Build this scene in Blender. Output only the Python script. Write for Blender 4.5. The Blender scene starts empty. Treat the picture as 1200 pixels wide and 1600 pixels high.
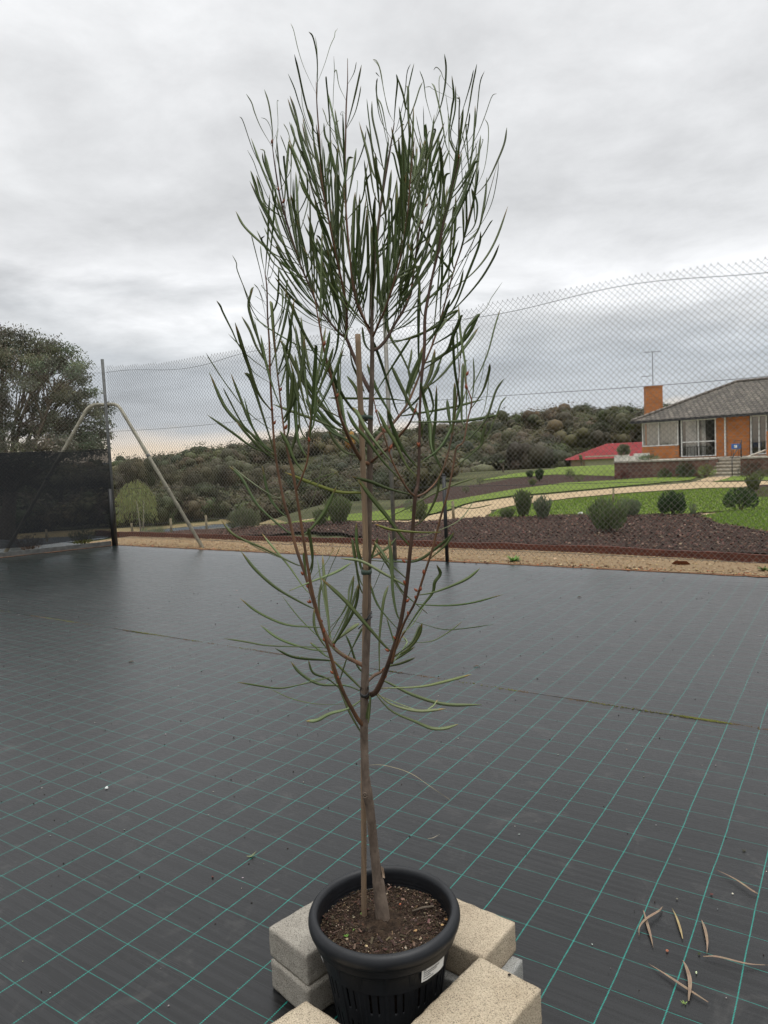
import bpy, math, random
from mathutils import Vector, Matrix, noise as MN
R=math.radians
rnd=random.Random(7)
sc=bpy.context.scene
C=sc.collection
# ------------------------------------------------------------------ camera
H=1.5; F=1110.5; ROLL=R(2.73); PITCH=R(4.362)
cr,sr,cp,sp=math.cos(ROLL),math.sin(ROLL),math.cos(PITCH),math.sin(PITCH)
right=Vector((cr,-sr*sp,-sr*cp)); up=Vector((sr,cr*sp,cr*cp)); fwd=Vector((0,cp,-sp))
cam=bpy.data.cameras.new('camera'); co=bpy.data.objects.new('camera',cam); C.objects.link(co)
cam.sensor_fit='VERTICAL'; cam.sensor_height=36; cam.lens=36*F/1600; cam.clip_start=.05; cam.clip_end=12000
co.matrix_world=Matrix(((right.x,up.x,-fwd.x,0),(right.y,up.y,-fwd.y,0),(right.z,up.z,-fwd.z,H),(0,0,0,1)))
sc.camera=co
# ------------------------------------------------------------------ light
sc.view_settings.view_transform='Standard'; sc.view_settings.look='None'
sc.view_settings.exposure=0.0; sc.view_settings.gamma=1
W=bpy.data.worlds.new('World'); sc.world=W; W.use_nodes=True
nt=W.node_tree; nt.nodes.clear()
def N(nt,t,**k):
    n=nt.nodes.new(t)
    for a,b in k.items():
        if a.startswith('_'):
            n.inputs[a[1:].replace('_',' ')].default_value=b
        else: setattr(n,a,b)
    return n
def L(nt,a,b): nt.links.new(a,b)
def math_(nt,op,a,b=None,c=None,clamp=False):
    n=nt.nodes.new('ShaderNodeMath'); n.operation=op; n.use_clamp=clamp
    for i,v in enumerate((a,b,c)):
        if v is None: continue
        if isinstance(v,(int,float)): n.inputs[i].default_value=v
        else: nt.links.new(v,n.inputs[i])
    return n.outputs[0]
def ramp(nt,fac,stops,interp='LINEAR'):
    n=nt.nodes.new('ShaderNodeValToRGB'); cr_=n.color_ramp; cr_.interpolation=interp
    while len(cr_.elements)<len(stops): cr_.elements.new(.5)
    for e,(p,c) in zip(cr_.elements,stops):
        e.position=p
        e.color=(c[0],c[1],c[2],1) if not isinstance(c,(int,float)) else (c,c,c,1)
    if fac is not None: nt.links.new(fac,n.inputs[0])
    return n.outputs[0]
def mixc(nt,fac,a,b,mode='MIX'):
    n=nt.nodes.new('ShaderNodeMix'); n.data_type='RGBA'; n.blend_type=mode
    if isinstance(fac,(int,float)): n.inputs[0].default_value=fac
    else: nt.links.new(fac,n.inputs[0])
    for i,v in ((6,a),(7,b)):
        if isinstance(v,tuple): n.inputs[i].default_value=(v[0],v[1],v[2],1)
        else: nt.links.new(v,n.inputs[i])
    return n.outputs[2]
SUN_EL,SUN_ROT=R(55),R(25)
sky=N(nt,'ShaderNodeTexSky',sky_type='NISHITA',sun_disc=False,sun_elevation=SUN_EL,sun_rotation=SUN_ROT)
skyb=N(nt,'ShaderNodeBackground',_Strength=.1); L(nt,sky.outputs[0],skyb.inputs[0])
tc=N(nt,'ShaderNodeTexCoord'); sx=N(nt,'ShaderNodeSeparateXYZ'); L(nt,tc.outputs['Generated'],sx.inputs[0])
zc=math_(nt,'MAXIMUM',sx.outputs[2],0.0)
den=math_(nt,'ADD',zc,.14)
px=math_(nt,'DIVIDE',sx.outputs[0],den); py=math_(nt,'DIVIDE',sx.outputs[1],den)
cb=N(nt,'ShaderNodeCombineXYZ'); L(nt,px,cb.inputs[0]); L(nt,py,cb.inputs[1]); cb.inputs[2].default_value=3.7
n1=N(nt,'ShaderNodeTexNoise',_Scale=.95,_Detail=7.0,_Roughness=.52,_Distortion=.35); L(nt,cb.outputs[0],n1.inputs['Vector'])
n2=N(nt,'ShaderNodeTexNoise',_Scale=2.6,_Detail=8.0,_Roughness=.6,_Distortion=.2); L(nt,cb.outputs[0],n2.inputs['Vector'])
wob=math_(nt,'MULTIPLY',math_(nt,'SUBTRACT',n1.outputs[0],.5),math_(nt,'MULTIPLY',zc,1.3))
ze=math_(nt,'ADD',zc,wob)
base=ramp(nt,ze,[(0,(.70,.60,.50)),(.022,(.80,.67,.53)),(.038,(.72,.66,.60)),(.052,(.50,.525,.56)),(.11,(.485,.515,.55)),(.16,(.61,.625,.64)),
  (.215,(.84,.845,.855)),(.30,(.63,.635,.64)),(.42,(.655,.66,.665)),(.62,(.71,.715,.72)),(.80,(1.5,1.5,1.5)),(1.0,(2.3,2.3,2.27))])
m1=math_(nt,'MULTIPLY_ADD',n1.outputs[0],1.0,.52)
m2=math_(nt,'MULTIPLY_ADD',n2.outputs[0],.66,.66)
mm=math_(nt,'MULTIPLY',m1,m2)
amt=math_(nt,'MULTIPLY',zc,8.0,clamp=True)
mmx=math_(nt,'ADD',math_(nt,'MULTIPLY',math_(nt,'SUBTRACT',mm,1.0),amt),1.0)
vs=N(nt,'ShaderNodeVectorMath',operation='SCALE'); L(nt,base,vs.inputs[0]); L(nt,mmx,vs.inputs['Scale'])
clb=N(nt,'ShaderNodeBackground',_Strength=1.18); L(nt,vs.outputs[0],clb.inputs[0])
ms=N(nt,'ShaderNodeMixShader'); ms.inputs[0].default_value=.94
L(nt,skyb.outputs[0],ms.inputs[1]); L(nt,clb.outputs[0],ms.inputs[2])
wo=N(nt,'ShaderNodeOutputWorld'); L(nt,ms.outputs[0],wo.inputs[0])
sun=bpy.data.lights.new('sun','SUN'); sun.energy=.9; sun.angle=R(35); sun.color=(1,.97,.93)
so=bpy.data.objects.new('sun',sun); C.objects.link(so)
sdir=Vector((math.sin(SUN_ROT)*math.cos(SUN_EL),math.cos(SUN_ROT)*math.cos(SUN_EL)*-.3,math.sin(SUN_EL)))
so.rotation_euler=sdir.to_track_quat('Z','Y').to_euler()

# ------------------------------------------------------------------ helpers
def ray(x,y):
    dx,dy=x-600,800-y
    u=cr*dx+sr*dy; v=-sr*dx+cr*dy
    return Vector((u, F*cp+v*sp, -F*sp+v*cp))
CAM=Vector((0,0,H))
def at(x,y,Y):
    r=ray(x,y); return CAM+r*(Y/r.y)
def onz(x,y,z=0.0):
    r=ray(x,y); return CAM+r*((z-H)/r.z)
def onplane(x,y,A,d):          # vertical plane through A along d
    n=Vector((-d.y,d.x,0)); r=ray(x,y); t=(A-CAM).dot(n)/r.dot(n); return CAM+r*t
def tag(o,label=None,cat=None,group=None,kind=None):
    if label:o['label']=label
    if cat:o['category']=cat
    if group:o['group']=group
    if kind:o['kind']=kind
    return o
def empty(name,loc,label,cat,group=None,rz=0):
    o=bpy.data.objects.new(name,None); C.objects.link(o); o.location=loc; o.rotation_euler=(0,0,rz)
    o.empty_display_size=.1
    return tag(o,label,cat,group)
class MB:
    def __init__(s): s.v=[];s.f=[];s.m=[];s.sm=[];s.c=None
    def add(s,vs,fs,mi=0,smooth=True):
        b=len(s.v); s.v.extend(vs)
        for f in fs: s.f.append([b+i for i in f]); s.m.append(mi); s.sm.append(smooth)
    def box(s,c,sz,rz=0,mi=0,M=None):
        hx,hy,hz=[a/2 for a in sz]; q=Matrix.Rotation(rz,4,'Z')
        vs=[]
        for x in(-hx,hx):
            for y in(-hy,hy):
                for z in(-hz,hz):
                    p=q@Vector((x,y,z))+Vector(c)
                    vs.append(M@p if M else p)
        s.add(vs,[(0,1,3,2),(4,6,7,5),(0,4,5,1),(2,3,7,6),(0,2,6,4),(1,5,7,3)],mi,False)
    def tube(s,pts,rad,n=6,mi=0,cap=True):
        pts=[Vector(p) for p in pts]
        if not hasattr(rad,'__len__'): rad=[rad]*len(pts)
        vs=[];ref=None
        for i,p in enumerate(pts):
            t=(pts[min(i+1,len(pts)-1)]-pts[max(i-1,0)]).normalized()
            if ref is None: ref=t.orthogonal().normalized()
            ref=(ref-t*ref.dot(t)).normalized(); b=t.cross(ref)
            for k in range(n):
                a=2*math.pi*k/n; vs.append(p+(ref*math.cos(a)+b*math.sin(a))*rad[i])
        fs=[]
        for i in range(len(pts)-1):
            for k in range(n):
                fs.append((i*n+k,i*n+(k+1)%n,(i+1)*n+(k+1)%n,(i+1)*n+k))
        if cap: fs.append(tuple(range(n))[::-1]); fs.append(tuple((len(pts)-1)*n+k for k in range(n)))
        s.add(vs,fs,mi)
    def lathe(s,prof,n=96,mi=0,center=(0,0,0),close=False):
        c=Vector(center); vs=[]
        for r,z in prof:
            for k in range(n):
                a=2*math.pi*k/n; vs.append(c+Vector((r*math.cos(a),r*math.sin(a),z)))
        fs=[];m=len(prof)
        for i in range(m if close else m-1):
            j=(i+1)%m
            for k in range(n): fs.append((i*n+k,i*n+(k+1)%n,j*n+(k+1)%n,j*n+k))
        s.add(vs,fs,mi)
    def build(s,name,mats,parent=None,origin=None):
        me=bpy.data.meshes.new(name)
        o0=Vector(origin) if origin is not None else Vector((0,0,0))
        me.from_pydata([tuple(Vector(v)-o0) for v in s.v],[],s.f)
        if not isinstance(mats,(list,tuple)): mats=[mats]
        for m in mats: me.materials.append(m)
        me.polygons.foreach_set('material_index',s.m)
        me.polygons.foreach_set('use_smooth',s.sm)
        if s.c:
            ca=me.color_attributes.new('tint','FLOAT_COLOR','POINT')
            flat=[]
            for c in s.c: flat+= [c[0],c[1],c[2],1]
            ca.data.foreach_set('color',flat)
        me.update()
        o=bpy.data.objects.new(name,me); C.objects.link(o); o.location=o0
        if parent:
            o.parent=parent
            if origin is not None or True:
                # keep world placement: the mesh is in world coordinates
                o.matrix_parent_inverse=Matrix.Translation(-Vector(parent.location)) if parent.type=='EMPTY' or True else Matrix()
        return o
def spline(pts,n):
    pts=[Vector(p) for p in pts]
    if len(pts)==2: return [pts[0].lerp(pts[1],i/n) for i in range(n+1)]
    P=[pts[0]*2-pts[1]]+pts+[pts[-1]*2-pts[-2]]
    out=[];segs=len(pts)-1
    for i in range(n+1):
        t=i/n*segs; k=min(int(t),segs-1); t-=k
        a,b,c,d=P[k:k+4]
        out.append(.5*((2*b)+(c-a)*t+(2*a-5*b+4*c-d)*t*t+(3*b-a-3*c+d)*t**3))
    return out
# ------------------------------------------------------------------ materials
def mat(name,col=(.5,.5,.5),rough=.7,spec=.5,var=0,vs=8,bump=0,bs=30,bd=.01,metal=0,col2=None,detail=5,coords='Object',extra=None,stretch=None):
    m=bpy.data.materials.new(name); m.use_nodes=True; nt=m.node_tree; b=nt.nodes['Principled BSDF']
    b.inputs['Roughness'].default_value=rough; b.inputs['Specular IOR Level'].default_value=spec; b.inputs['Metallic'].default_value=metal
    tc=nt.nodes.new('ShaderNodeTexCoord'); vec=tc.outputs[coords]
    if stretch:
        mp=nt.nodes.new('ShaderNodeMapping'); mp.inputs['Scale'].default_value=stretch; L(nt,vec,mp.inputs[0]); vec=mp.outputs[0]
    if var or col2:
        n=N(nt,'ShaderNodeTexNoise',_Scale=float(vs),_Detail=float(detail),_Roughness=.65); L(nt,vec,n.inputs['Vector'])
        c2=col2 or tuple(max(0,c*(1-var)) for c in col); c1=col if col2 else tuple(c*(1+var) for c in col)
        L(nt,ramp(nt,n.outputs[0],[(.36,c2),(.66,c1)]),b.inputs['Base Color'])
    else: b.inputs['Base Color'].default_value=(*col,1)
    if bump:
        n=N(nt,'ShaderNodeTexNoise',_Scale=float(bs),_Detail=6.0,_Roughness=.7); L(nt,vec,n.inputs['Vector'])
        bn=N(nt,'ShaderNodeBump',_Strength=float(bump),_Distance=float(bd)); L(nt,n.outputs[0],bn.inputs['Height']); L(nt,bn.outputs[0],b.inputs['Normal'])
    m.diffuse_color=(*col,1)
    return m
def tintmat(name,rough=.5,spec=.4,trans=0.0,transcol=(1,1,1),bumpsc=0):
    m=bpy.data.materials.new(name); m.use_nodes=True; nt=m.node_tree; b=nt.nodes['Principled BSDF']
    at_=N(nt,'ShaderNodeAttribute',attribute_name='tint'); L(nt,at_.outputs['Color'],b.inputs['Base Color'])
    b.inputs['Roughness'].default_value=rough; b.inputs['Specular IOR Level'].default_value=spec
    if trans:
        tr=nt.nodes.new('ShaderNodeBsdfTranslucent'); L(nt,at_.outputs['Color'],tr.inputs[0])
        mx=nt.nodes.new('ShaderNodeMixShader'); mx.inputs[0].default_value=trans
        L(nt,b.outputs[0],mx.inputs[1]); L(nt,tr.outputs[0],mx.inputs[2])
        L(nt,mx.outputs[0],nt.nodes['Material Output'].inputs[0])
    if bumpsc:
        tc=nt.nodes.new('ShaderNodeTexCoord')
        n=N(nt,'ShaderNodeTexNoise',_Scale=float(bumpsc),_Detail=5.0); L(nt,tc.outputs['Object'],n.inputs['Vector'])
        bn=N(nt,'ShaderNodeBump',_Strength=.5,_Distance=.004); L(nt,n.outputs[0],bn.inputs['Height']); L(nt,bn.outputs[0],b.inputs['Normal'])
    return m
def jit(c,a,g=None):
    k=1+rnd.uniform(-a,a); return tuple(max(0,x*k*(1+rnd.uniform(-a,a)*.3)) for x in c)

# weed mat --------------------------------------------------------------
GA=R(-33.75); GU=Vector((math.cos(GA),math.sin(GA),0)); GV=Vector((-math.sin(GA),math.cos(GA),0))
def matmat(name,uo,vo,lc,ls):
    m=bpy.data.materials.new(name); m.use_nodes=True; nt=m.node_tree; b=nt.nodes['Principled BSDF']
    tc=nt.nodes.new('ShaderNodeTexCoord'); mp=nt.nodes.new('ShaderNodeMapping'); mp.vector_type='POINT'
    mp.inputs['Rotation'].default_value=(0,0,-GA); L(nt,tc.outputs['Object'],mp.inputs[0])
    wn=N(nt,'ShaderNodeTexNoise',_Scale=1.6,_Detail=3.0); L(nt,mp.outputs[0],wn.inputs['Vector'])
    w1=N(nt,'ShaderNodeVectorMath',operation='SUBTRACT'); L(nt,wn.outputs['Color'],w1.inputs[0]); w1.inputs[1].default_value=(.5,.5,.5)
    w2=N(nt,'ShaderNodeVectorMath',operation='SCALE'); L(nt,w1.outputs[0],w2.inputs[0]); w2.inputs['Scale'].default_value=.018
    w3=N(nt,'ShaderNodeVectorMath',operation='ADD'); L(nt,mp.outputs[0],w3.inputs[0]); L(nt,w2.outputs[0],w3.inputs[1])
    s=nt.nodes.new('ShaderNodeSeparateXYZ'); L(nt,w3.outputs[0],s.inputs[0])
    def dist(c,o,p):
        return math_(nt,'ABSOLUTE',math_(nt,'SUBTRACT',math_(nt,'FLOORED_MODULO',math_(nt,'ADD',c,-o+p/2+100*p),p),p/2))
    du=dist(s.outputs[0],uo,.1502); dv=dist(s.outputs[1],vo,.1405)
    # warp line: two stitched threads, broken up along their length
    st=math_(nt,'SINE',math_(nt,'MULTIPLY',s.outputs[1],2*math.pi/.0062))
    sth=math_(nt,'MULTIPLY_ADD',st,.0009,.0015)
    la=math_(nt,'LESS_THAN',du,sth)
    lb=math_(nt,'LESS_THAN',dv,.0011)
    fn=N(nt,'ShaderNodeTexNoise',_Scale=60.0,_Detail=2.0); L(nt,mp.outputs[0],fn.inputs['Vector'])
    fade=math_(nt,'MULTIPLY_ADD',fn.outputs[0],1.1,.28,clamp=True)
    line=math_(nt,'MULTIPLY',math_(nt,'MAXIMUM',la,math_(nt,'MULTIPLY',lb,.7)),fade)
    line=math_(nt,'MULTIPLY',line,ls)
    big=N(nt,'ShaderNodeTexNoise',_Scale=.8,_Detail=6.0,_Roughness=.65); L(nt,mp.outputs[0],big.inputs['Vector'])
    basec=ramp(nt,big.outputs[0],[(.3,(.006,.0065,.007)),(.7,(.013,.0135,.014))])
    # horizontal weft streaks
    mp2=nt.nodes.new('ShaderNodeMapping'); mp2.inputs['Scale'].default_value=(1.2,55,1); L(nt,mp.outputs[0],mp2.inputs[0])
    sn=N(nt,'ShaderNodeTexNoise',_Scale=1.0,_Detail=5.0,_Roughness=.6); L(nt,mp2.outputs[0],sn.inputs['Vector'])
    basec=mixc(nt,.6,basec,ramp(nt,sn.outputs[0],[(.35,.4),(.65,1.7)]),'MULTIPLY')
    # dust specks
    dn=N(nt,'ShaderNodeTexNoise',_Scale=35.0,_Detail=3.0); L(nt,mp.outputs[0],dn.inputs['Vector'])
    sp_=ramp(nt,dn.outputs[0],[(.74,0.0),(.80,1.0)])
    basec=mixc(nt,math_(nt,'MULTIPLY',sp_,.10),basec,(.25,.24,.22))
    d2=N(nt,'ShaderNodeTexNoise',_Scale=5.0,_Detail=7.0,_Roughness=.72,_Distortion=.8); L(nt,mp.outputs[0],d2.inputs['Vector'])
    basec=mixc(nt,ramp(nt,d2.outputs[0],[(.56,0.0),(.72,.16)]),basec,(.14,.135,.125))
    col=mixc(nt,line,basec,lc)
    L(nt,col,b.inputs['Base Color'])
    rn=math_(nt,'MULTIPLY_ADD',sn.outputs[0],.34,.10)
    L(nt,rn,b.inputs['Roughness'])
    b.inputs['Specular IOR Level'].default_value=.20
    b.inputs['Coat Weight'].default_value=.65; b.inputs['Coat IOR'].default_value=1.28; b.inputs['Coat Roughness'].default_value=.33
    wv=N(nt,'ShaderNodeTexWave',wave_type='BANDS',bands_direction='Y',_Scale=95.0,_Distortion=.6); L(nt,mp.outputs[0],wv.inputs['Vector'])
    wu=N(nt,'ShaderNodeTexWave',wave_type='BANDS',bands_direction='X',_Scale=70.0,_Distortion=.6); L(nt,mp.outputs[0],wu.inputs['Vector'])
    hgt=math_(nt,'ADD',math_(nt,'MULTIPLY',math_(nt,'ADD',wv.outputs['Fac'],wu.outputs['Fac']),.35),math_(nt,'MULTIPLY',sn.outputs[0],1.4))
    hgt=math_(nt,'ADD',hgt,math_(nt,'MULTIPLY',line,.5))
    bn=N(nt,'ShaderNodeBump',_Strength=.28,_Distance=.0012); L(nt,hgt,bn.inputs['Height'])
    L(nt,bn.outputs[0],b.inputs['Normal'])
    return m
MAT1=matmat('weed_mat_near',.034,.034,(.010,.21,.17),1.0)
MAT2=matmat('weed_mat_far',.034,.034,(.010,.21,.17),.8)  # weaker line colour imitates glare washing out the far grid

# ------------------------------------------------------------------ terrain
K=Vector((-5.4125,14.238,0)); FR=Vector((4.16,7.67,0)); DF=(FR-K).normalized(); NF=Vector((-DF.y,DF.x,0))
if NF.y<0: NF=-NF
LP=Vector((-7.05,12.99,0)); DL=(LP-K).normalized(); NL=Vector((DL.y,-DL.x,0))
if NL.dot(Vector((-1,1,0)))<0: NL=-NL
def smooth(a,b,x):
    t=min(1,max(0,(x-a)/(b-a))); return t*t*(3-2*t)
def skyline(t):      # forest skyline elevation (tan) against t=X/Y
    pts=[(-3,.03),(-1,.02),(-.5,.012),(-.38,.016),(-.33,.018),(-.27,.022),(-.22,.026),(-.18,.032),(-.14,.036),(-.09,.040),(-.04,.041),(.02,.042),(.09,.043),(.15,.048),(.2,.052),(.25,.057),(.28,.058),(.34,.053),(.38,.052),(.6,.06),(1,.05),(3,.03)]
    for (a,b),(c,d) in zip(pts,pts[1:]):
        if t<=c: return b+(d-b)*max(0,(t-a))/(c-a)
    return .03
def terr(x,y):
    p=Vector((x,y,0))
    s=(p-K).dot(NF)
    s2=(p-K).dot(NL)
    if s<.9 and s2<.9: return -.012
    Y=max(y,1); t=x/max(Y,3)
    if y<2: t=-1 if x<0 else 1
    sd=max(s,s2)
    right_=-.02-.0145*min(sd,32)+.022*max(0,min(sd-34,20))
    left_=-.02-(.16*min(sd,2.5)) -.085*max(0,sd-2.5)
    left_=max(left_,-3.9)
    w=smooth(-.24,-.06,t)
    z=left_*(1-w)+right_*w
    D=math.hypot(x,y)
    v=1-smooth(-.02,.09,t)
    z-=v*w*min(7.5,max(0,D-29.5)*.2)
    d0=62 if w>.99 else 62+20*(1-w)
    if D>d0:
        k=smooth(d0,108,D)
        vz=-10*(1-w)+ (-3.5-5*v)*w
        z=z*(1-k)+vz*k
        hk=smooth(100,210,D)
        top=H+ (skyline(t))*D-6.2
        z=z*(1-hk)+top*hk
        if D>260:
            z=z-(D-260)*.05*smooth(260,300,D) if D<1500 else -60
            z=max(z,-60)
    return z
def drop(x,y,off=0.0):
    r=ray(x,y).normalized(); t=4.0
    while t<400:
        p=CAM+r*t
        if p.z<terr(p.x,p.y)+off:
            a,b=t-.5 if t<60 else t-1.5,t
            for _ in range(20):
                m=(a+b)/2;q=CAM+r*m
                if q.z<terr(q.x,q.y)+off:b=m
                else:a=m
            return CAM+r*b
        t+=.25 if t<60 else 1.0
    p=CAM+r*60; return Vector((p.x,p.y,terr(p.x,p.y)+off))
M_ground=mat('earth_and_dry_grass',(.085,.085,.04),.95,.1,vs=.35,col2=(.045,.05,.022),bump=.6,bs=2,bd=.1)
def coords(a,b,n,pw): return
xs=[];
def axis(lo,hi,fine_lo,fine_hi,step):
    v=[];x=fine_lo
    while x<=fine_hi: v.append(x);x+=step
    x=fine_hi;s_=step
    while x<hi: s_*=1.16; x+=s_; v.append(min(x,hi))
    x=fine_lo;s_=step;w=[]
    while x>lo: s_*=1.16; x-=s_; w.append(max(x,lo))
    return w[::-1]+v
XS=axis(-6000,6000,-22,34,.7); YS=axis(-600,7000,-3,70,.7)
g=MB()
vs=[Vector((x,y,terr(x,y))) for y in YS for x in XS]
nx=len(XS); fs=[(j*nx+i,j*nx+i+1,(j+1)*nx+i+1,(j+1)*nx+i) for j in range(len(YS)-1) for i in range(nx-1)]
g.add(vs,fs); o=g.build('ground',M_ground); tag(o,'bare ground and valley floor beneath court, garden and bush','ground',kind='structure')
# distant ridge, air haze painted into its bluish scrub colour
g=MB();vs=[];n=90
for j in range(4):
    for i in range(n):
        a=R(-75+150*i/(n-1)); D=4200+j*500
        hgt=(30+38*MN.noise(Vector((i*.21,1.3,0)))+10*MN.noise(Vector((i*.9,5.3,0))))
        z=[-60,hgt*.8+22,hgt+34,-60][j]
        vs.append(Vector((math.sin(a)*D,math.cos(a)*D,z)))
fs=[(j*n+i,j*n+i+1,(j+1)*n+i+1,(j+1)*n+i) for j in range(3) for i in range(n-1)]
g.add(vs,fs); o=g.build('hills',mat('haze_tinted_scrub',(.17,.22,.27),1,.05,var=.2,vs=.003)); tag(o,'low haze-blue ridge on the far horizon','hills',kind='structure')

def sheet(name,poly,off,m,label,cat,kind='structure',world=None,res=.5,wob=0.0,seed=0):
    """flat sheet draped on the terrain inside a pixel outline, cut to small cells"""
    pts=world if world else [drop(x,y) for x,y in poly]
    # refine outline with a natural wobble
    P=[]
    for a,b in zip(pts,pts[1:]+pts[:1]):
        k=max(1,int((b-a).length/.4))
        for i in range(k):
            q=a.lerp(b,i/k)
            w=wob*min(1,(b-a).length)
            P.append(Vector((q.x+w*MN.noise(Vector((q.x*1.3,q.y*1.3,seed))),q.y+w*MN.noise(Vector((q.x*1.3,q.y*1.3,seed+9))),0)))
    import bmesh
    bm=bmesh.new(); bv=[bm.verts.new(p) for p in P]; bm.faces.new(bv)
    bmesh.ops.triangulate(bm,faces=bm.faces[:])
    x0=min(p.x for p in P);x1=max(p.x for p in P);y0=min(p.y for p in P);y1=max(p.y for p in P)
    stp=max(res,(x1-x0)/90)
    x=x0+stp
    while x<x1:
        gm=bm.verts[:]+bm.edges[:]+bm.faces[:]
        bmesh.ops.bisect_plane(bm,geom=gm,plane_co=(x,0,0),plane_no=(1,0,0)); x+=stp
    y=y0+stp; 
    while y<y1:
        gm=bm.verts[:]+bm.edges[:]+bm.faces[:]
        bmesh.ops.bisect_plane(bm,geom=gm,plane_co=(0,y,0),plane_no=(0,1,0)); y+=stp
    for v in bm.verts: v.co.z=terr(v.co.x,v.co.y)+off
    bmesh.ops.recalc_face_normals(bm,faces=bm.faces)
    for f in bm.faces:
        if f.normal.z<0: f.normal_flip()
        f.smooth=True
    me=bpy.data.meshes.new(name); bm.to_mesh(me); bm.free(); me.materials.append(m)
    o=bpy.data.objects.new(name,me); C.objects.link(o)
    tag(o,label,cat,kind=kind); return o,P
def inpoly(x,y,P):
    c=False;j=len(P)-1
    for i in range(len(P)):
        if (P[i].y>y)!=(P[j].y>y) and x<(P[j].x-P[i].x)*(y-P[i].y)/(P[j].y-P[i].y)+P[i].x: c=not c
        j=i
    return c
# weed mats
S0=onz(0,955); S1=onz(1200,1142); SD=(S1-S0).normalized(); SN=Vector((-SD.y,SD.x,0))
SC=(S0+S1)/2
def matsheet(name,m,a,b,label,seed,thick=.0):
    # strip between offset a(x) and b(x) along seam direction
    g=MB();vs=[];nu=150;nv=40
    for j in range(nv+1):
        for i in range(nu+1):
            u=-14+26*i/nu
            lo,hi=a(u),b(u); d=lo+(hi-lo)*j/nv
            p=SC+SD*u+SN*d
            z=.004+.0015*MN.noise(Vector((p.x*1.5,p.y*1.5,seed)))+.002*MN.noise(Vector((p.x*.5,p.y*.5,seed+4)))
            e=min(abs(d-lo) if a is far_lo else 9,abs(hi-d) if b is near_hi else 9)
            if e<.12: z+=.006*(1-e/.12)*max(0,.4+MN.noise(Vector((u*1.7,seed,0))))
            vs.append(Vector((p.x,p.y,z)))
    fs=[(j*(nu+1)+i,j*(nu+1)+i+1,(j+1)*(nu+1)+i+1,(j+1)*(nu+1)+i) for j in range(nv) for i in range(nu)]
    g.add(vs,fs); o=g.build(name,m); tag(o,label,'ground cover',kind='structure')
def near_hi(u): return -.002+.008*MN.noise(Vector((u*1.1,1,0)))+.012*MN.noise(Vector((u*4,2,0)))-(.035 if 1.0<u<2.2 and False else 0)
def far_lo(u): return -.001+.008*MN.noise(Vector((u*.9,7,0)))+.02*max(0,MN.noise(Vector((u*3,8,0))))
def far_hi(u):
    p=SC+SD*u; d1=((K-p).dot(NF))/(SN.dot(NF))
    return d1-.02+.02*MN.noise(Vector((u*1.5,3,0)))
matsheet('ground_near_mat',MAT1,lambda u:-9,near_hi,'dark woven weed mat with teal grid lines in the foreground',2)
matsheet('ground_far_mat',MAT2,far_lo,far_hi,'far strip of dark woven weed mat running up to the fence',5)
# base under mats, sand by the fence
M_sand=mat('crushed_tan_gravel',(.31,.225,.135),.95,.15,vs=60,col2=(.17,.12,.07),bump=.8,bs=70,bd=.01,detail=7)
M_redsoil=mat('red_clay_grit',(.30,.15,.085),.95,.1,vs=14,col2=(.14,.075,.045),bump=.5,bs=60)
g=MB()
vs=[Vector((-16,-4,-.004)),Vector((16,-4,-.004)),Vector((16,20,-.004)),Vector((-16,20,-.004))]
Kx=K
a=K+DF*12; b=K+DL*8
poly=[K+NF*0+(-DL*0),a,a-NF*14,b-NF*14-NL*0,b]
def strip(name,A,d,n,length,w0,w1,z,m,label,cat,seed):
    g=MB();vs=[];nu=int(length/.12)
    for i in range(nu+1):
        p=A+d*(length*i/nu)
        for w in (w0+.05*MN.noise(Vector((i*.35,seed,0)))+.03*MN.noise(Vector((i*1.1,seed,2))),(w0+w1)/2,w1):
            q=p+n*w; vs.append(Vector((q.x,q.y,z+.012*MN.noise(Vector((q.x*2,q.y*2,seed)))*(w>w0+.1))))
    fs=[(i*3+k,(i+1)*3+k,(i+1)*3+k+1,i*3+k+1) for i in range(nu) for k in range(2)]
    g.add(vs,fs); o=g.build(name,m); tag(o,label,cat,kind='structure')
strip('ground_gravel_front',K-DF*1.2,DF,NF,16,.01,1.55,.012,M_sand,'tan gravel strip between the weed mat and the garden edging','gravel',1)
strip('ground_clay_front',K-DF*1.0,DF,NF,16,-.04,.16,.009,M_redsoil,'thin line of red clay at the weed mat edge','soil',3)
strip('ground_gravel_side',K-DL*.6,DL,NL,12,.05,.7,.014,M_sand,'gravel strip along the side fence under the shade cloth','gravel',5)
strip('ground_clay_side',K-DL*.4,DL,NL,12,-.05,.13,.010,M_redsoil,'red clay edge below the shade cloth','soil',6)

# ------------------------------------------------------------------ garden
M_lawn=mat('mown_lawn',(.15,.20,.035),.9,.15,vs=1.2,col2=(.10,.145,.024),bump=1.0,bs=55,bd=.03,detail=8)
M_mulchb=mat('dark_mulch',(.075,.046,.036),.95,.1,vs=22,col2=(.022,.014,.012),bump=1.0,bs=30,bd=.04,detail=8)
M_path=mat('path_gravel',(.42,.32,.20),.95,.1,vs=3,col2=(.32,.24,.145),bump=.5,bs=60,bd=.01,detail=8)
mul,PM=sheet('ground_mulch_bed',[(186,833),(300,829),(400,826),(480,821),(560,820),(640,820),(763,812),(830,811),(900,809),(985,809),(1060,808),(1094,808),(1130,824),(1200,838),(1300,850),(1500,900),(1200,874),(1000,866),(820,858),(600,850),(400,841),(187,836)],.075,M_mulchb,'dark mulch garden bed behind the fence','mulch bed',wob=.25)
sheet('path_strip',[(440,825),(560,815),(700,809),(830,806),(985,803),(1200,795),(1200,800),(1094,811),(985,812),(830,814),(700,817),(560,823)],.006,M_path,'narrow gravel strip between mulch bed and lawn','path')
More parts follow.
